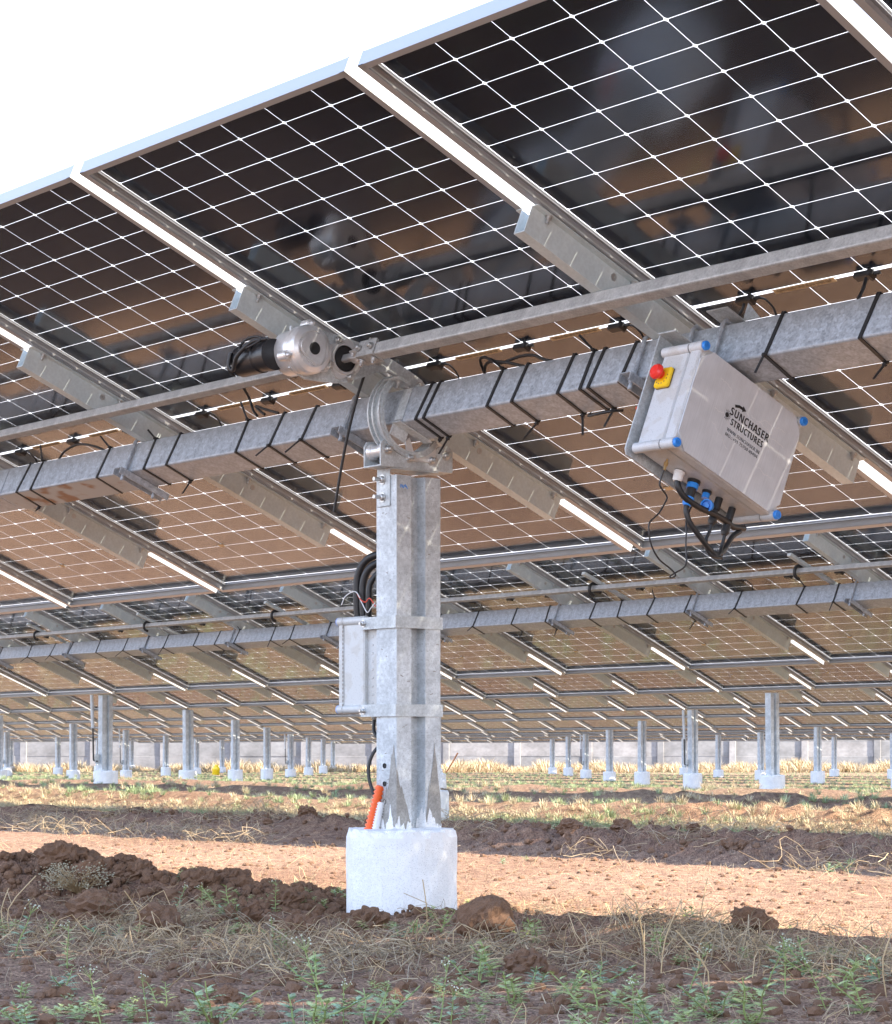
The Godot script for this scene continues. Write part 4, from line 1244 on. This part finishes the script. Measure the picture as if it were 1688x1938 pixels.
func ground_h(x: float, z: float) -> float:
	var m := mound(x, z)
	var clod := absf(g_mid.get_noise_2d(x * 4.0, z * 4.0))
	var h := ground_base(z) + m.x * (0.85 + 0.6 * g_mid.get_noise_2d(x * 2.2 + 9.0, z * 2.2))
	h += m.y * (0.055 * (clod - 0.25) + 0.022 * g_fine.get_noise_2d(x * 2.0, z * 2.0))
	h += 0.010 * g_mid.get_noise_2d(x * 1.2, z * 1.2) + 0.005 * g_fine.get_noise_2d(x, z)
	var dp := Vector2(x, z).length()
	if dp < 0.34: h = lerpf(h, minf(h, -0.015), smoothstep(0.34, 0.17, dp))
	return h
func axis_lines(a: float, b: float, step: float, far: float) -> PackedFloat32Array:
	var l := PackedFloat32Array()
	var left := []
	var x := a
	var s := step
	while x > -far: s *= 1.05; x -= s; left.append(x)
	left.reverse()
	for q in left: l.append(q)
	x = a
	while x < b: l.append(x); x += step
	s = step
	while x < far: l.append(x); s *= 1.05; x += s
	return l

func build_ground() -> void:
	g_fine.seed = 2; g_fine.frequency = 9.0; g_fine.fractal_octaves = 3
	g_mid.seed = 4; g_mid.frequency = 1.6; g_mid.fractal_octaves = 3
	g_big.seed = 6; g_big.frequency = 0.35; g_big.fractal_octaves = 3
	var xs := axis_lines(-4.2, 3.2, 0.03, 420.0)
	var zs := axis_lines(-4.4, 2.6, 0.03, 420.0)
	var nx := xs.size()
	var nz := zs.size()
	var vs := PackedVector3Array()
	var cs := PackedColorArray()
	vs.resize(nx * nz); cs.resize(nx * nz)
	for iz in nz:
		for ix in nx:
			var x := xs[ix]
			var z := zs[iz]
			var far := absf(x) > 45.0 or absf(z) > 30.0
			var h := ground_base(z) if far else ground_h(x, z)
			vs[iz * nx + ix] = Vector3(x, h, z)
			var m := Vector2.ZERO if far else mound(x, z)
			var d := g_big.get_noise_2d(x, z)
			var c := Color(0.41, 0.258, 0.175).lerp(Color(0.53, 0.355, 0.25), clampf(0.5 + 1.1 * d, 0, 1))
			c = c.lerp(Color(0.36, 0.225, 0.155), m.y * 0.92)
			if z < -5.0:
				var gr := clampf(0.5 + 1.6 * g_big.get_noise_2d(x * 0.8 + 30.0, z * 2.2), 0, 1)
				c = c.lerp(Color(0.44, 0.345, 0.225), minf(1.0, 0.25 + gr * 0.8) * (1.0 - 0.6 * m.y))
			cs[iz * nx + ix] = c
	var idx := PackedInt32Array()
	idx.resize((nx - 1) * (nz - 1) * 6)
	var k := 0
	var ns := PackedVector3Array()
	ns.resize(nx * nz)
	for iz in nz:
		for ix in nx:
			var a := vs[iz * nx + mini(ix + 1, nx - 1)] - vs[iz * nx + maxi(ix - 1, 0)]
			var b := vs[mini(iz + 1, nz - 1) * nx + ix] - vs[maxi(iz - 1, 0) * nx + ix]
			ns[iz * nx + ix] = b.cross(a).normalized()
			if ix < nx - 1 and iz < nz - 1:
				var i := iz * nx + ix
				for q in [i, i + 1, i + nx, i + 1, i + nx + 1, i + nx]: idx[k] = q; k += 1
	var arr := []
	arr.resize(Mesh.ARRAY_MAX)
	arr[Mesh.ARRAY_VERTEX] = vs; arr[Mesh.ARRAY_NORMAL] = ns; arr[Mesh.ARRAY_COLOR] = cs; arr[Mesh.ARRAY_INDEX] = idx
	var m := ArrayMesh.new()
	m.add_surface_from_arrays(Mesh.PRIMITIVE_TRIANGLES, arr)
	setting("ground", m, M.soil)

# ------------------------------------------------------------------ soil, straw, plants
func clod_mesh(sd: int, div: int, amp := 0.55) -> ArrayMesh:
	var f := FastNoiseLite.new()
	f.seed = sd; f.frequency = 1.0; f.fractal_octaves = 5; f.fractal_gain = 0.62
	var b := MB.new()
	var at := func(i, j):
		var th: float = PI * i / div
		var ph: float = TAU * (j % (div * 2)) / (div * 2)
		var d := Vector3(sin(th) * cos(ph), cos(th), sin(th) * sin(ph))
		return d * Vector3(1.0, 0.72, 0.9) * (1.0 + amp * f.get_noise_3dv(d * 1.6 + Vector3.ONE * sd))
	for i in div:
		for j in div * 2:
			var p0: Vector3 = at.call(i, j)
			var p1: Vector3 = at.call(i, j + 1)
			var p2: Vector3 = at.call(i + 1, j + 1)
			var p3: Vector3 = at.call(i + 1, j)
			var o := Vector3.ZERO
			if i > 0: b.trin(p0, p1, p2, p0.normalized(), p1.normalized(), p2.normalized()) if false else b.otri(p0, p1, p2, o)
			if i < div - 1: b.otri(p0, p2, p3, o)
	return b.mesh()

func build_clods() -> void:
	var big := []
	for k in 5: big.append(clod_mesh(k + 3, 20))
	big.append(clod_mesh(2, 26, 0.22))
	var spots := [[0.82, 0.42, 0.082], [1.22, -0.12, 0.06], [0.17, 0.96, 0.07], [-0.36, 0.81, 0.085], [0.05, 0.62, 0.06], [0.47, 0.75, 0.045], [0.34, 0.42, 0.055], [0.22, 0.36, 0.04], [1.56, 1.71, 0.028], [1.5, 0.9, 0.05], [-0.26, 0.25, 0.05]]
	rng.seed = 31
	for i in 30:
		var t := rng.randf() * 3.6
		var p: Array = ridges[0].p
		var a := int(t)
		var q: Vector2 = p[a].lerp(p[a + 1], t - a) + Vector2(rng.randfn(0, 0.09), rng.randfn(0, 0.11))
		if q.length() < 0.24: continue
		spots.append([q.x, q.y, rng.randf_range(0.03, 0.075)])
	for i in 30:
		var q := Vector2(rng.randf_range(-7.5, 0.5), 0)
		q.y = -3.95 - maxf(0.0, -q.x - 3.6) * 0.25 + rng.randfn(0, 0.16)
		spots.append([q.x, q.y, rng.randf_range(0.03, 0.08)])
	spots.sort_custom(func(a, b): return seen(Vector3(a[0], 0, a[1])).x < seen(Vector3(b[0], 0, b[1])).x)
	var cnt := {}
	for i in spots.size():
		var s: Array = spots[i]
		var zone := "on the ridge beyond the sunlit strip" if s[1] < -2.0 else ("on the heap left of the pedestal" if s[0] < -0.2 else "in the shaded foreground")
		cnt[zone] = cnt.get(zone, 0) + 1
		var lab := "brown clod of earth %s, %s from the left" % [zone, ordinal(cnt[zone])]
		if s[2] == 0.082: lab = "large rounded clod of earth right of the white pedestal"
		var bs := Basis.from_euler(Vector3(rng.randf() * 0.4, rng.randf() * TAU, rng.randf() * 0.4)).scaled(Vector3.ONE * s[2])
		single("earth_clod", big[5 if s[2] == 0.082 else i % 5], M.clod, lab, "clod", Transform3D(bs, Vector3(s[0], ground_h(s[0], s[1]) + s[2] * (0.5 if s[2] == 0.082 else 0.22), s[1])), "clods of earth")
	# crumbs nobody could count
	var crumbs := []
	for k in 3: crumbs.append(clod_mesh(k + 20, 5))
	for k in 3:
		var xf := []
		var dx := []
		for i in 5600:
			var q := Vector2.ZERO
			var dry := false
			var pick := rng.randf()
			if pick < 0.5: q = Vector2(rng.randf_range(-2.0, 3.0), rng.randf_range(-0.5, 2.4))
			elif pick < 0.72: q = Vector2(rng.randf_range(-6.0, 2.0), rng.randf_range(-3.4, -0.2)); dry = true
			elif pick < 0.85:
				var p: Array = ridges[0].p
				var a := rng.randi() % 4
				q = p[a].lerp(p[a + 1], rng.randf()) + Vector2(rng.randfn(0, 0.16), rng.randfn(0, 0.16))
			else: q = Vector2(rng.randf_range(-9.0, 1.0), rng.randf_range(-5.2, -3.2))
			if q.length() < 0.19: continue
			var m := mound(q.x, q.y)
			if q.x > 0.4 and q.y < 0.15 and q.y > -0.5: continue
			if m.y < 0.3 and rng.randf() < 0.45: continue
			var s: float = 0.004 + 0.016 * pow(rng.randf(), 3.0) + (0.008 * rng.randf() if m.y > 0.5 else 0.0)
			if dry: s *= 0.9; dx.append(Transform3D(Basis.from_euler(Vector3(rng.randf() * 3, rng.randf() * TAU, 0)).scaled(Vector3(s, s * 0.7, s)), Vector3(q.x, ground_h(q.x, q.y) + s * 0.1, q.y))); continue
			xf.append(Transform3D(Basis.from_euler(Vector3(rng.randf() * 3, rng.randf() * TAU, 0)).scaled(Vector3.ONE * s), Vector3(q.x, ground_h(q.x, q.y) + s * 0.2, q.y)))
		scatter("soil_crumbs", crumbs[k], M.clod, xf, [], ["fine brown crumbs of soil strewn over the ground", "coarse brown crumbs of soil strewn over the ground", "mixed brown crumbs of soil strewn over the ground"][k], "soil")
		scatter("soil_crumbs", crumbs[k], M.clod, dx, [], ["fine crumbs on the sunlit strip of soil", "coarse crumbs on the sunlit strip of soil", "mixed crumbs on the sunlit strip of soil"][k], "soil")

func scatter(called: String, mesh: Mesh, m: Material, xf: Array, cols: Array, label: String, category: String) -> void:
	var mm := MultiMesh.new()
	mm.transform_format = MultiMesh.TRANSFORM_3D
	mm.use_colors = cols.size() > 0
	mm.mesh = mesh
	mm.instance_count = xf.size()
	for i in xf.size():
		mm.set_instance_transform(i, xf[i])
		if cols.size() > 0: mm.set_instance_color(i, cols[i])
	var o := MultiMeshInstance3D.new()
	o.name = numbered(called)
	o.multimesh = mm
	o.material_override = m
	add_child(o)
	tag(o, label, category)
	o.set_meta("kind", "stuff")

func stalk_mesh(sd: int, bend: float) -> ArrayMesh:   # one metre long, bent, thin
	var b := MB.new()
	b.use_col = true
	var pts := []
	var rr := []
	for i in 5:
		var t := i / 4.0
		pts.append(Vector3(t - 0.5, bend * sin(t * PI) * 0.25 + 0.02 * sin(sd + t * 7.0), bend * 0.3 * sin(t * 4.0 + sd)))
		rr.append(0.011 * (1.0 - 0.5 * t))
	b.pipe(pts, rr, 3, false)
	return b.mesh()

func straw_color() -> Color:
	var k := rng.randf()
	var c := Color(0.50, 0.36, 0.20).lerp(Color(0.34, 0.28, 0.20), k)
	return c * rng.randf_range(0.45, 1.3)

func build_straw() -> void:
	rng.seed = 91
	var meshes := [stalk_mesh(1, 0.3), stalk_mesh(2, 0.8), stalk_mesh(3, 1.4)]
	var zones := [["litter", 15000], ["mats", 2800], ["strip", 5000], ["beyond", 15000]]
	var xfs := [[], [], []]
	var cols := [[], [], []]
	for zn in zones:
		for i in zn[1]:
			var q := Vector2.ZERO
			var lift := 0.0
			var up := 0.12
			if zn[0] == "litter":
				q = Vector2(rng.randf_range(-2.4, 3.1), rng.randf_range(-0.9, 2.4))
				if g_big.get_noise_2d(q.x * 2.6, q.y * 2.6) + rng.randf_range(-0.35, 0.35) < 0.12: continue
			elif zn[0] == "mats":
				var s: Array = [[0.55, 0.85, 0.42, 0.16], [0.95, 0.95, 0.35, 0.2], [1.35, 0.12, 0.3, 0.12], [1.15, 0.05, 0.3, 0.10], [1.85, 0.12, 0.35, 0.14], [2.1, 0.35, 0.3, 0.2], [0.25, 1.25, 0.3, 0.22], [0.72, 1.28, 0.35, 0.15], [1.3, 0.75, 0.3, 0.14], [-0.1, 0.75, 0.2, 0.12], [1.75, 0.45, 0.4, 0.16], [1.2, 1.25, 0.4, 0.18]][rng.randi() % 12]
				q = Vector2(s[0] + rng.randfn(0, s[2] * 0.6), s[1] + rng.randfn(0, s[3] * 0.8))
				lift = absf(rng.randfn(0, 0.010)); up = 0.2
			elif zn[0] == "strip":
				q = Vector2(rng.randf_range(-7.0, 3.0), rng.randf_range(-3.4, -0.2))
			else:
				q = Vector2(rng.randf_range(-10.0, 1.0), rng.randf_range(-6.2, -3.2))
				if g_big.get_noise_2d(q.x * 1.5 + 11.0, q.y * 2.5) + rng.randf_range(-0.25, 0.25) < 0.1: continue
				lift = absf(rng.randfn(0, 0.04)); up = 0.4
			if q.length() < 0.2: continue
			var len: float = {"litter": rng.randf_range(0.012, 0.055), "mats": rng.randf_range(0.04, 0.13), "strip": rng.randf_range(0.012, 0.06), "beyond": rng.randf_range(0.06, 0.2)}[zn[0]]
			var th := rng.randf_range(0.8, 1.5) * (0.10 / len) ** 0.6
			var bs := Basis.from_euler(Vector3(rng.randf() * TAU, rng.randf() * TAU, rng.randfn(0, up)))
			bs = bs * Basis.from_scale(Vector3(len, len * th * 1.0, len * th))
			var k := rng.randi() % 3
			xfs[k].append(Transform3D(bs, Vector3(q.x, ground_h(q.x, q.y) + 0.002 + lift, q.y)))
			cols[k].append(straw_color())
	for k in 3: scatter("dry_straw", meshes[k], M.straw, xfs[k], cols[k], ["straight dry straw littering the ground", "bent dry straw littering the ground", "curled dry straw littering the ground"][k], "straw")

func leaf(b: MB, o: Vector3, dir: Vector3, up: Vector3, len: float, c: Color) -> void:   # deeply lobed leaf arching over
	var side := dir.cross(up).normalized()
	var at := func(t: float, w: float): return o + dir * len * t + side * w * len + up * len * (0.35 * t - 0.55 * t * t) - up * absf(w) * len * 0.25
	var n := 5
	for i in n:
		var t := 0.22 + 0.68 * i / (n - 1)
		var w := 0.30 * sin(PI * (0.25 + 0.65 * i / (n - 1.0)))
		for s in [-1.0, 1.0]:
			b.col = c * (0.85 + 0.3 * float((i * 3 + int(s) + 2) % 4) / 4.0)
			var r0: Vector3 = at.call(t - 0.055, 0.0)
			var r1: Vector3 = at.call(t + 0.055, 0.0)
			var tip: Vector3 = at.call(t + 0.14, w * s)
			var m0: Vector3 = at.call(t + 0.015, w * s * 0.62)
			var m1: Vector3 = at.call(t + 0.15, w * s * 0.5)
			b.tri(r0, r1, m0); b.tri(r1, m1, m0); b.tri(m0, m1, tip)
	b.col = c
	b.tri(at.call(0.86, -0.05), at.call(0.86, 0.05), at.call(1.08, 0.0))
	b.tri(at.call(0.0, -0.012), at.call(0.0, 0.012), at.call(0.9, 0.0))

func weed_meshes(sd: int, tall: float, flowers: bool) -> Array:   # one metre scale is left to the caller: stem, leaves
	var r := RandomNumberGenerator.new()
	r.seed = sd
	var st := MB.new()
	var lf := MB.new()
	lf.use_col = true
	var tint: Color = [Color(1, 1, 1), Color(1.12, 1.0, 0.8), Color(0.85, 0.95, 1.15), Color(1.2, 1.12, 0.95)][sd % 4]
	var nst := 1 if tall > 0.6 else r.randi_range(2, 3)
	for s in nst:
		var lean := Vector3(r.randfn(0, 0.22), 0, r.randfn(0, 0.22)) * (1.0 + s)
		var top := Vector3(lean.x, tall * r.randf_range(0.8, 1.0), lean.z)
		var pts := spline([Vector3.ZERO, top * 0.35 + Vector3(r.randfn(0, 0.03), 0.0, r.randfn(0, 0.03)), top * 0.7, top], 3)
		var rr := []
		for i in pts.size(): rr.append(lerpf(0.016, 0.005, float(i) / pts.size()))
		st.pipe(pts, rr, 5, false)
		var nl := int(11 + 9 * tall)
		for i in nl:
			var t := 0.03 + 0.92 * float(i) / nl
			var p: Vector3 = pts[int(t * (pts.size() - 1))]
			var a := i * 2.4 + r.randf() * 0.6
			var el := lerpf(0.25, 0.75, t)
			var dir := Vector3(cos(a) * cos(el), sin(el), sin(a) * cos(el))
			var c := Color(0.31, 0.37, 0.16).lerp(Color(0.26, 0.34, 0.19), r.randf()) * tint * r.randf_range(0.75, 1.25)
			leaf(lf, p, dir, (Vector3.UP - dir * dir.y).normalized(), lerpf(0.30, 0.12, t) * r.randf_range(0.75, 1.15), c)
		if flowers:
			for i in 9:
				var d := Vector3(r.randfn(0, 1), r.randf_range(0.6, 1.8), r.randfn(0, 1)).normalized() * r.randf_range(0.08, 0.22)
				st.pipe([top * 0.96, top + d], [0.004, 0.003], 4, false)
				lf.col = Color(0.55, 0.55, 0.42)
				lf.lathe([Vector2(0, 0), Vector2(0.016, 0.008), Vector2(0.014, 0.018), Vector2(0, 0.022)], top + d, d, 6)
	return [st.mesh(), lf.mesh()]

func build_weeds() -> void:
	var kinds := []
	for k in 8: kinds.append(weed_meshes(50 + k, [0.45, 0.5, 0.55, 0.6, 0.9, 1.0, 1.1, 0.95][k], k >= 4))
	var W := [[0.43, 1.52, 0.28], [0.8, 1.6, 0.24], [0.25, 1.14, 0.1], [-0.39, 0.55, 0.2], [-0.25, 0.55, 0.24], [-0.25, 0.46, 0.18], [1.78, 2.11, 0.22], [1.83, 2.05, 0.2], [1.9, 1.97, 0.17], [1.66, 2.19, 0.1], [-0.2, 0.33, 0.22], [0.82, 1.06, 0.2], [1.47, 1.43, 0.14], [1.86, 1.7, 0.3], [2.04, 1.8, 0.2], [2.07, 1.88, 0.15], [2.02, 1.88, 0.14], [2.14, 1.68, 0.26], [2.21, 1.71, 0.2], [1.6, 1.12, 0.14], [1.53, 1.02, 0.16], [1.04, 0.46, 0.14], [0.89, 0.34, 0.1], [2.17, 1.34, 0.16], [2.35, 1.43, 0.2], [1.48, 0.49, 0.14], [2.02, 0.95, 0.22], [2.04, 0.75, 0.24], [2.17, 0.84, 0.26], [2.37, 0.96, 0.2], [-1.19, -3.39, 0.12], [2.37, 1.4, 0.14], [2.47, 0.97, 0.16], [2.45, 1.25, 0.18], [0.93, -0.21, 0.14], [-0.11, -0.33, 0.06], [-0.35, -0.03, 0.08], [0.66, 0.52, 0.1], [0.66, 0.44, 0.14], [0.74, 0.63, 0.08], [-1.24, -3.33, 0.1], [-2.75, -2.8, 0.08], [-2.89, -3.09, 0.06], [1.28, 1.98, 0.08], [1.28, 1.89, 0.1], [1.42, 1.95, 0.06], [1.68, 1.99, 0.08], [1.57, 1.85, 0.1], [1.87, 1.12, 0.1], [1.76, 0.93, 0.1], [1.94, 1.34, 0.14], [1.75, 1.11, 0.1], [2.3, 1.18, 0.14], [1.95, 0.52, 0.16], [2.15, 0.64, 0.14], [2.12, 0.5, 0.12], [2.1, 1.79, 0.16], [1.93, 1.61, 0.1], [0.07, 0.65, 0.1], [0.08, 1.22, 0.1], [0.71, 0.96, 0.1]]
	W.sort_custom(func(a, b): return seen(Vector3(a[0], 0, a[1])).x < seen(Vector3(b[0], 0, b[1])).x)
	rng.seed = 13
	var cnt := {}
	for i in W.size():
		var w: Array = W[i]
		var k: int = (4 + i % 4) if w[2] >= 0.2 else i % 4
		var zone := "tall flowering green weed in the shaded foreground" if k >= 4 else ("low lobed green weed in the shaded foreground" if w[1] > -0.5 else "low green weed beyond the sunlit strip")
		cnt[zone] = cnt.get(zone, 0) + 1
		var sc: float = w[2] / [0.45, 0.5, 0.55, 0.6, 0.9, 1.0, 1.1, 0.95][k] * (0.42 if k >= 4 else 0.5)
		var o := thing("green_weed", "%s, %s from the left" % [zone, ordinal(cnt[zone])], "weed", Transform3D(Basis(Vector3.UP, rng.randf() * TAU).scaled(Vector3.ONE * sc), Vector3(w[0], ground_h(w[0], w[1]) - 0.004, w[1])), "green weeds")
		part("stem", kinds[k][0], M.stem, o)
		part("leaves", kinds[k][1], M.leaf, o)
	# small sprouts and far scrub, too many to count
	var xf := []
	var cols := []
	for i in 2600:
		var q := Vector2(rng.randf_range(-2.0, 3.0), rng.randf_range(-0.6, 2.5))
		if g_big.get_noise_2d(q.x * 2.0 + 40.0, q.y * 2.0) + rng.randf_range(-0.12, 0.12) < 0.2 or q.length() < 0.2: continue
		xf.append(Transform3D(Basis(Vector3.UP, rng.randf() * TAU).scaled(Vector3.ONE * rng.randf_range(0.03, 0.085)), Vector3(q.x, ground_h(q.x, q.y) - 0.002, q.y)))
	scatter("weed_sprouts", kinds[1][1], M.leaf, xf, cols, "tiny green sprouts scattered over the shaded ground", "sprouts")
	var tuft := MB.new()
	tuft.use_col = true
	var r := RandomNumberGenerator.new()
	r.seed = 3
	for i in 34:
		var a := r.randf() * TAU
		var d := Vector3(cos(a), 0, sin(a))
		var o := d * r.randf() * 0.35
		var tip := o + d * r.randf_range(0.1, 0.7) + Vector3.UP * r.randf_range(0.35, 1.0)
		var s := d.cross(Vector3.UP) * r.randf_range(0.012, 0.03)
		var md := (o + tip) / 2 + Vector3.UP * 0.12
		tuft.col = Color(1, 1, 1) * r.randf_range(0.7, 1.2)
		tuft.tri(o - s, o + s, md + s * 0.7); tuft.tri(o - s, md + s * 0.7, md - s * 0.7); tuft.tri(md - s * 0.7, md + s * 0.7, tip)
	var tm := tuft.mesh()
	xf = []
	var xg := []
	var cg := []
	for i in 46000:
		var z := -5.0 - 70.0 * pow(rng.randf(), 1.7)
		var x := 5.0 + (4.07 - z) * rng.randf_range(-2.3, -0.6)
		if seen(Vector3(x, 0, z)).z > 96.0: continue
		var nn := g_big.get_noise_2d(x * 0.5 + 50.0, z * 1.1) + rng.randf_range(-0.3, 0.3)
		var s := rng.randf_range(0.035, 0.085)
		var far := absf(x) > 45.0 or absf(z) > 30.0
		var p := Vector3(x, (ground_base(z) if far else ground_h(x, z)) - 0.01, z)
		var tr := Transform3D(Basis(Vector3.UP, rng.randf() * TAU).scaled(Vector3(s * 1.3, s, s * 1.3)), p)
		if nn > -0.05:
			if rng.randf() < 0.95: xg.append(tr); cg.append(Color(0.32, 0.36, 0.19).lerp(Color(0.22, 0.29, 0.15), rng.randf()) * rng.randf_range(0.8, 1.3))
		elif nn < -0.24:
			xf.append(tr); cols.append(Color(0.50, 0.42, 0.27) * rng.randf_range(0.8, 1.2))
	for i in 2600:
		var t := rng.randf_range(-26.0, 26.0)
		var p := Vector3(4.998, -0.17, 4.07) + Vector3(-sin(cam_turn), 0, -cos(cam_turn)) * (95.5 - absf(rng.randfn(0, 3.0))) + Vector3(0.6444, 0, -0.7647) * t
		var s := rng.randf_range(0.15, 0.5) * (1.0 + 0.8 * g_big.get_noise_1d(t * 1.5))
		xf.append(Transform3D(Basis(Vector3.UP, rng.randf() * TAU).scaled(Vector3(s * 1.4, s, s * 1.4)), p)); cols.append(Color(0.50, 0.39, 0.24) * rng.randf_range(0.85, 1.2))
	scatter("dry_grass", tm, M.straw, xf, cols, "pale dry grass growing in patches across the far field", "dry grass")
	scatter("scrub", tm, M.leaf, xg, cg, "low green scrub growing across the far field", "scrub")
	# dry seeding bush on the heap and a few dead stalks
	var st := MB.new()
	var sd := MB.new()
	for i in 150:
		var a := r.randf() * TAU
		var d := Vector3(cos(a) * r.randf_range(0.2, 1.1), r.randf_range(0.25, 1.0), sin(a) * r.randf_range(0.2, 1.1)) * 0.11
		var md := d * 0.5 + Vector3(r.randfn(0, 0.01), 0.012, r.randfn(0, 0.01))
		st.pipe([Vector3.ZERO, md, d], [0.0013, 0.001, 0.0007], 3, false)
		for k in 5:
			var tip := d + Vector3(r.randfn(0, 0.012), r.randfn(0, 0.010), r.randfn(0, 0.012))
			sd.box(tip, Vector3.ONE * r.randf_range(0.0022, 0.004), 0.0, Basis(Vector3(1, 1, 0).normalized(), r.randf() * 3.0))
	for s in [[-1.05, 0.47, 1.0, "dry grey seeding bush sprawling over the front of the left heap"], [-1.9, 0.75, 0.7, "smaller dry seeding bush at the left end of the heap"]]:
		var o := thing("dry_bush", s[3], "bush", Transform3D(Basis().scaled(Vector3(1.25, 0.8, 1.0) * s[2]), Vector3(s[0], ground_h(s[0], s[1]), s[1])), "dry bushes on the heap")
		part("twigs", st, M.dry_stem, o)
		part("seed_heads", sd, mat(lin(0.34, 0.30, 0.20), 0.8), o)
	var dead := [[0.02, 1.3, 0.16], [0.28, 1.1, 0.13], [-0.2, 1.2, 0.11], [1.1, -0.05, 0.12], [1.75, 0.75, 0.16], [1.95, 1.0, 0.18], [1.62, 0.5, 0.12], [2.3, 0.7, 0.16], [0.52, 0.36, 0.14], [2.2, 1.1, 0.15], [1.3, 0.35, 0.1]]
	dead.sort_custom(func(a, b): return seen(Vector3(a[0], 0, a[1])).x < seen(Vector3(b[0], 0, b[1])).x)
	for i in dead.size():
		var s: Array = dead[i]
		var b := MB.new()
		var h: float = s[2]
		b.pipe(spline([Vector3.ZERO, Vector3(rng.randfn(0, 0.01), h * 0.5, rng.randfn(0, 0.01)), Vector3(rng.randfn(0, 0.03), h, rng.randfn(0, 0.03))], 3), 0.0015, 5)
		for k in 2: b.pipe([Vector3(0, h * (0.3 + 0.25 * k), 0), Vector3(rng.randfn(0, 0.035), h * (0.5 + 0.25 * k), rng.randfn(0, 0.035))], 0.0009, 4)
		single("dead_stalk", b, M.dry_stem, "dead upright straw stalk in the foreground, %s from the left" % ordinal(i + 1), "stalk", Transform3D(Basis(), Vector3(s[0], ground_h(s[0], s[1]) - 0.005, s[1])), "dead stalks in the foreground")

func _ready() -> void:
	# camera: level, lens shifted upwards
	var cam := Camera3D.new()
	cam.name = "camera"
	cam.projection = Camera3D.PROJECTION_FRUSTUM
	cam.near = 0.1
	cam.far = 900.0
	cam.size = 0.1 * 1938.0 / 4216.0
	cam.frustum_offset = Vector2(0, 0.1 * (1432.75 - 969.0) / 4216.0)
	cam.position = cam_pos
	cam.rotation.y = cam_turn
	add_child(cam)
	cam.current = true
	var env := Environment.new()
	env.background_mode = Environment.BG_SKY
	var sky := Sky.new()
	var sm := ProceduralSkyMaterial.new()
	sm.sky_top_color = lin(0.20, 0.33, 0.62)
	sm.sky_horizon_color = lin(0.74, 0.77, 0.81)
	sm.sky_curve = 0.32
	sm.ground_horizon_color = lin(0.35, 0.28, 0.22)
	sm.ground_bottom_color = lin(0.2, 0.15, 0.11)
	sm.sun_angle_max = 20.0
	sky.sky_material = sm
	env.sky = sky
	env.tonemap_mode = Environment.TONE_MAPPER_LINEAR
	env.tonemap_exposure = 4.9
	env.sdfgi_enabled = true
	env.ssao_enabled = true
	env.ssil_enabled = true
	var we := WorldEnvironment.new()
	we.name = "world_environment"
	we.environment = env
	add_child(we)
	var sun := DirectionalLight3D.new()
	sun.name = "sun"
	sun.light_color = Color(1.0, 0.95, 0.87)
	sun.light_energy = 1.35
	sun.light_angular_distance = 0.8
	sun.shadow_enabled = true
	add_child(sun)
	sun.look_at_from_position(Vector3(1.0, 1.0, -0.63) * 20.0, Vector3.ZERO)

	make_materials()
	# rows of trackers: z of the posts, height offset, first panel phase, a post's x
	var data := [[0.0, 0.0, -0.1033, 0.0], [-5.60, -0.094, 0.745, -6.69], [-11.27, -0.024, 0.565, -20.1], [-17.25, -0.017, 0.345, -13.9], [-22.95, 0.0, 0.1, -20.7], [-28.7, -0.08, 0.9, -27.6], [-34.4, -0.085, 0.5, -34.4], [-40.1, -0.065, 0.3, -41.2], [-45.9, -0.08, 0.7, -48.1], [-51.6, -0.12, 0.2, -55.0]]
	for r in data.size():
		var d: Array = data[r]
		var near: float = 3.2 - d[0]      # distance from the camera across the rows to the high edge
		var far: float = 5.2 - d[0]
		var xl: float = 5.0 - 1.86 * far - 5.0
		var xr: float = 5.0 - 0.78 * near + 3.4
		if r == 0: xl = -8.0; xr = 7.0
		var lim: float = 5.0 - (94.0 - 0.6444 * far) / 0.7647   # rows stop short of the wall
		xl = maxf(xl, lim)
		rows.append({"z": d[0], "dy": d[1], "ph": d[2], "post": d[3], "p0": int(floor((xl - d[2]) / PITCH)), "p1": int(ceil((xr - d[2]) / PITCH)) - 1})
	build_ground()
	build_wall()
	build_panels()
	build_rails()
	build_tubes()
	build_posts()
	build_bearing()
	build_drive()
	build_control_box()
	build_post_box()
	build_ties()
	build_clods()
	build_straw()
	build_weeds()
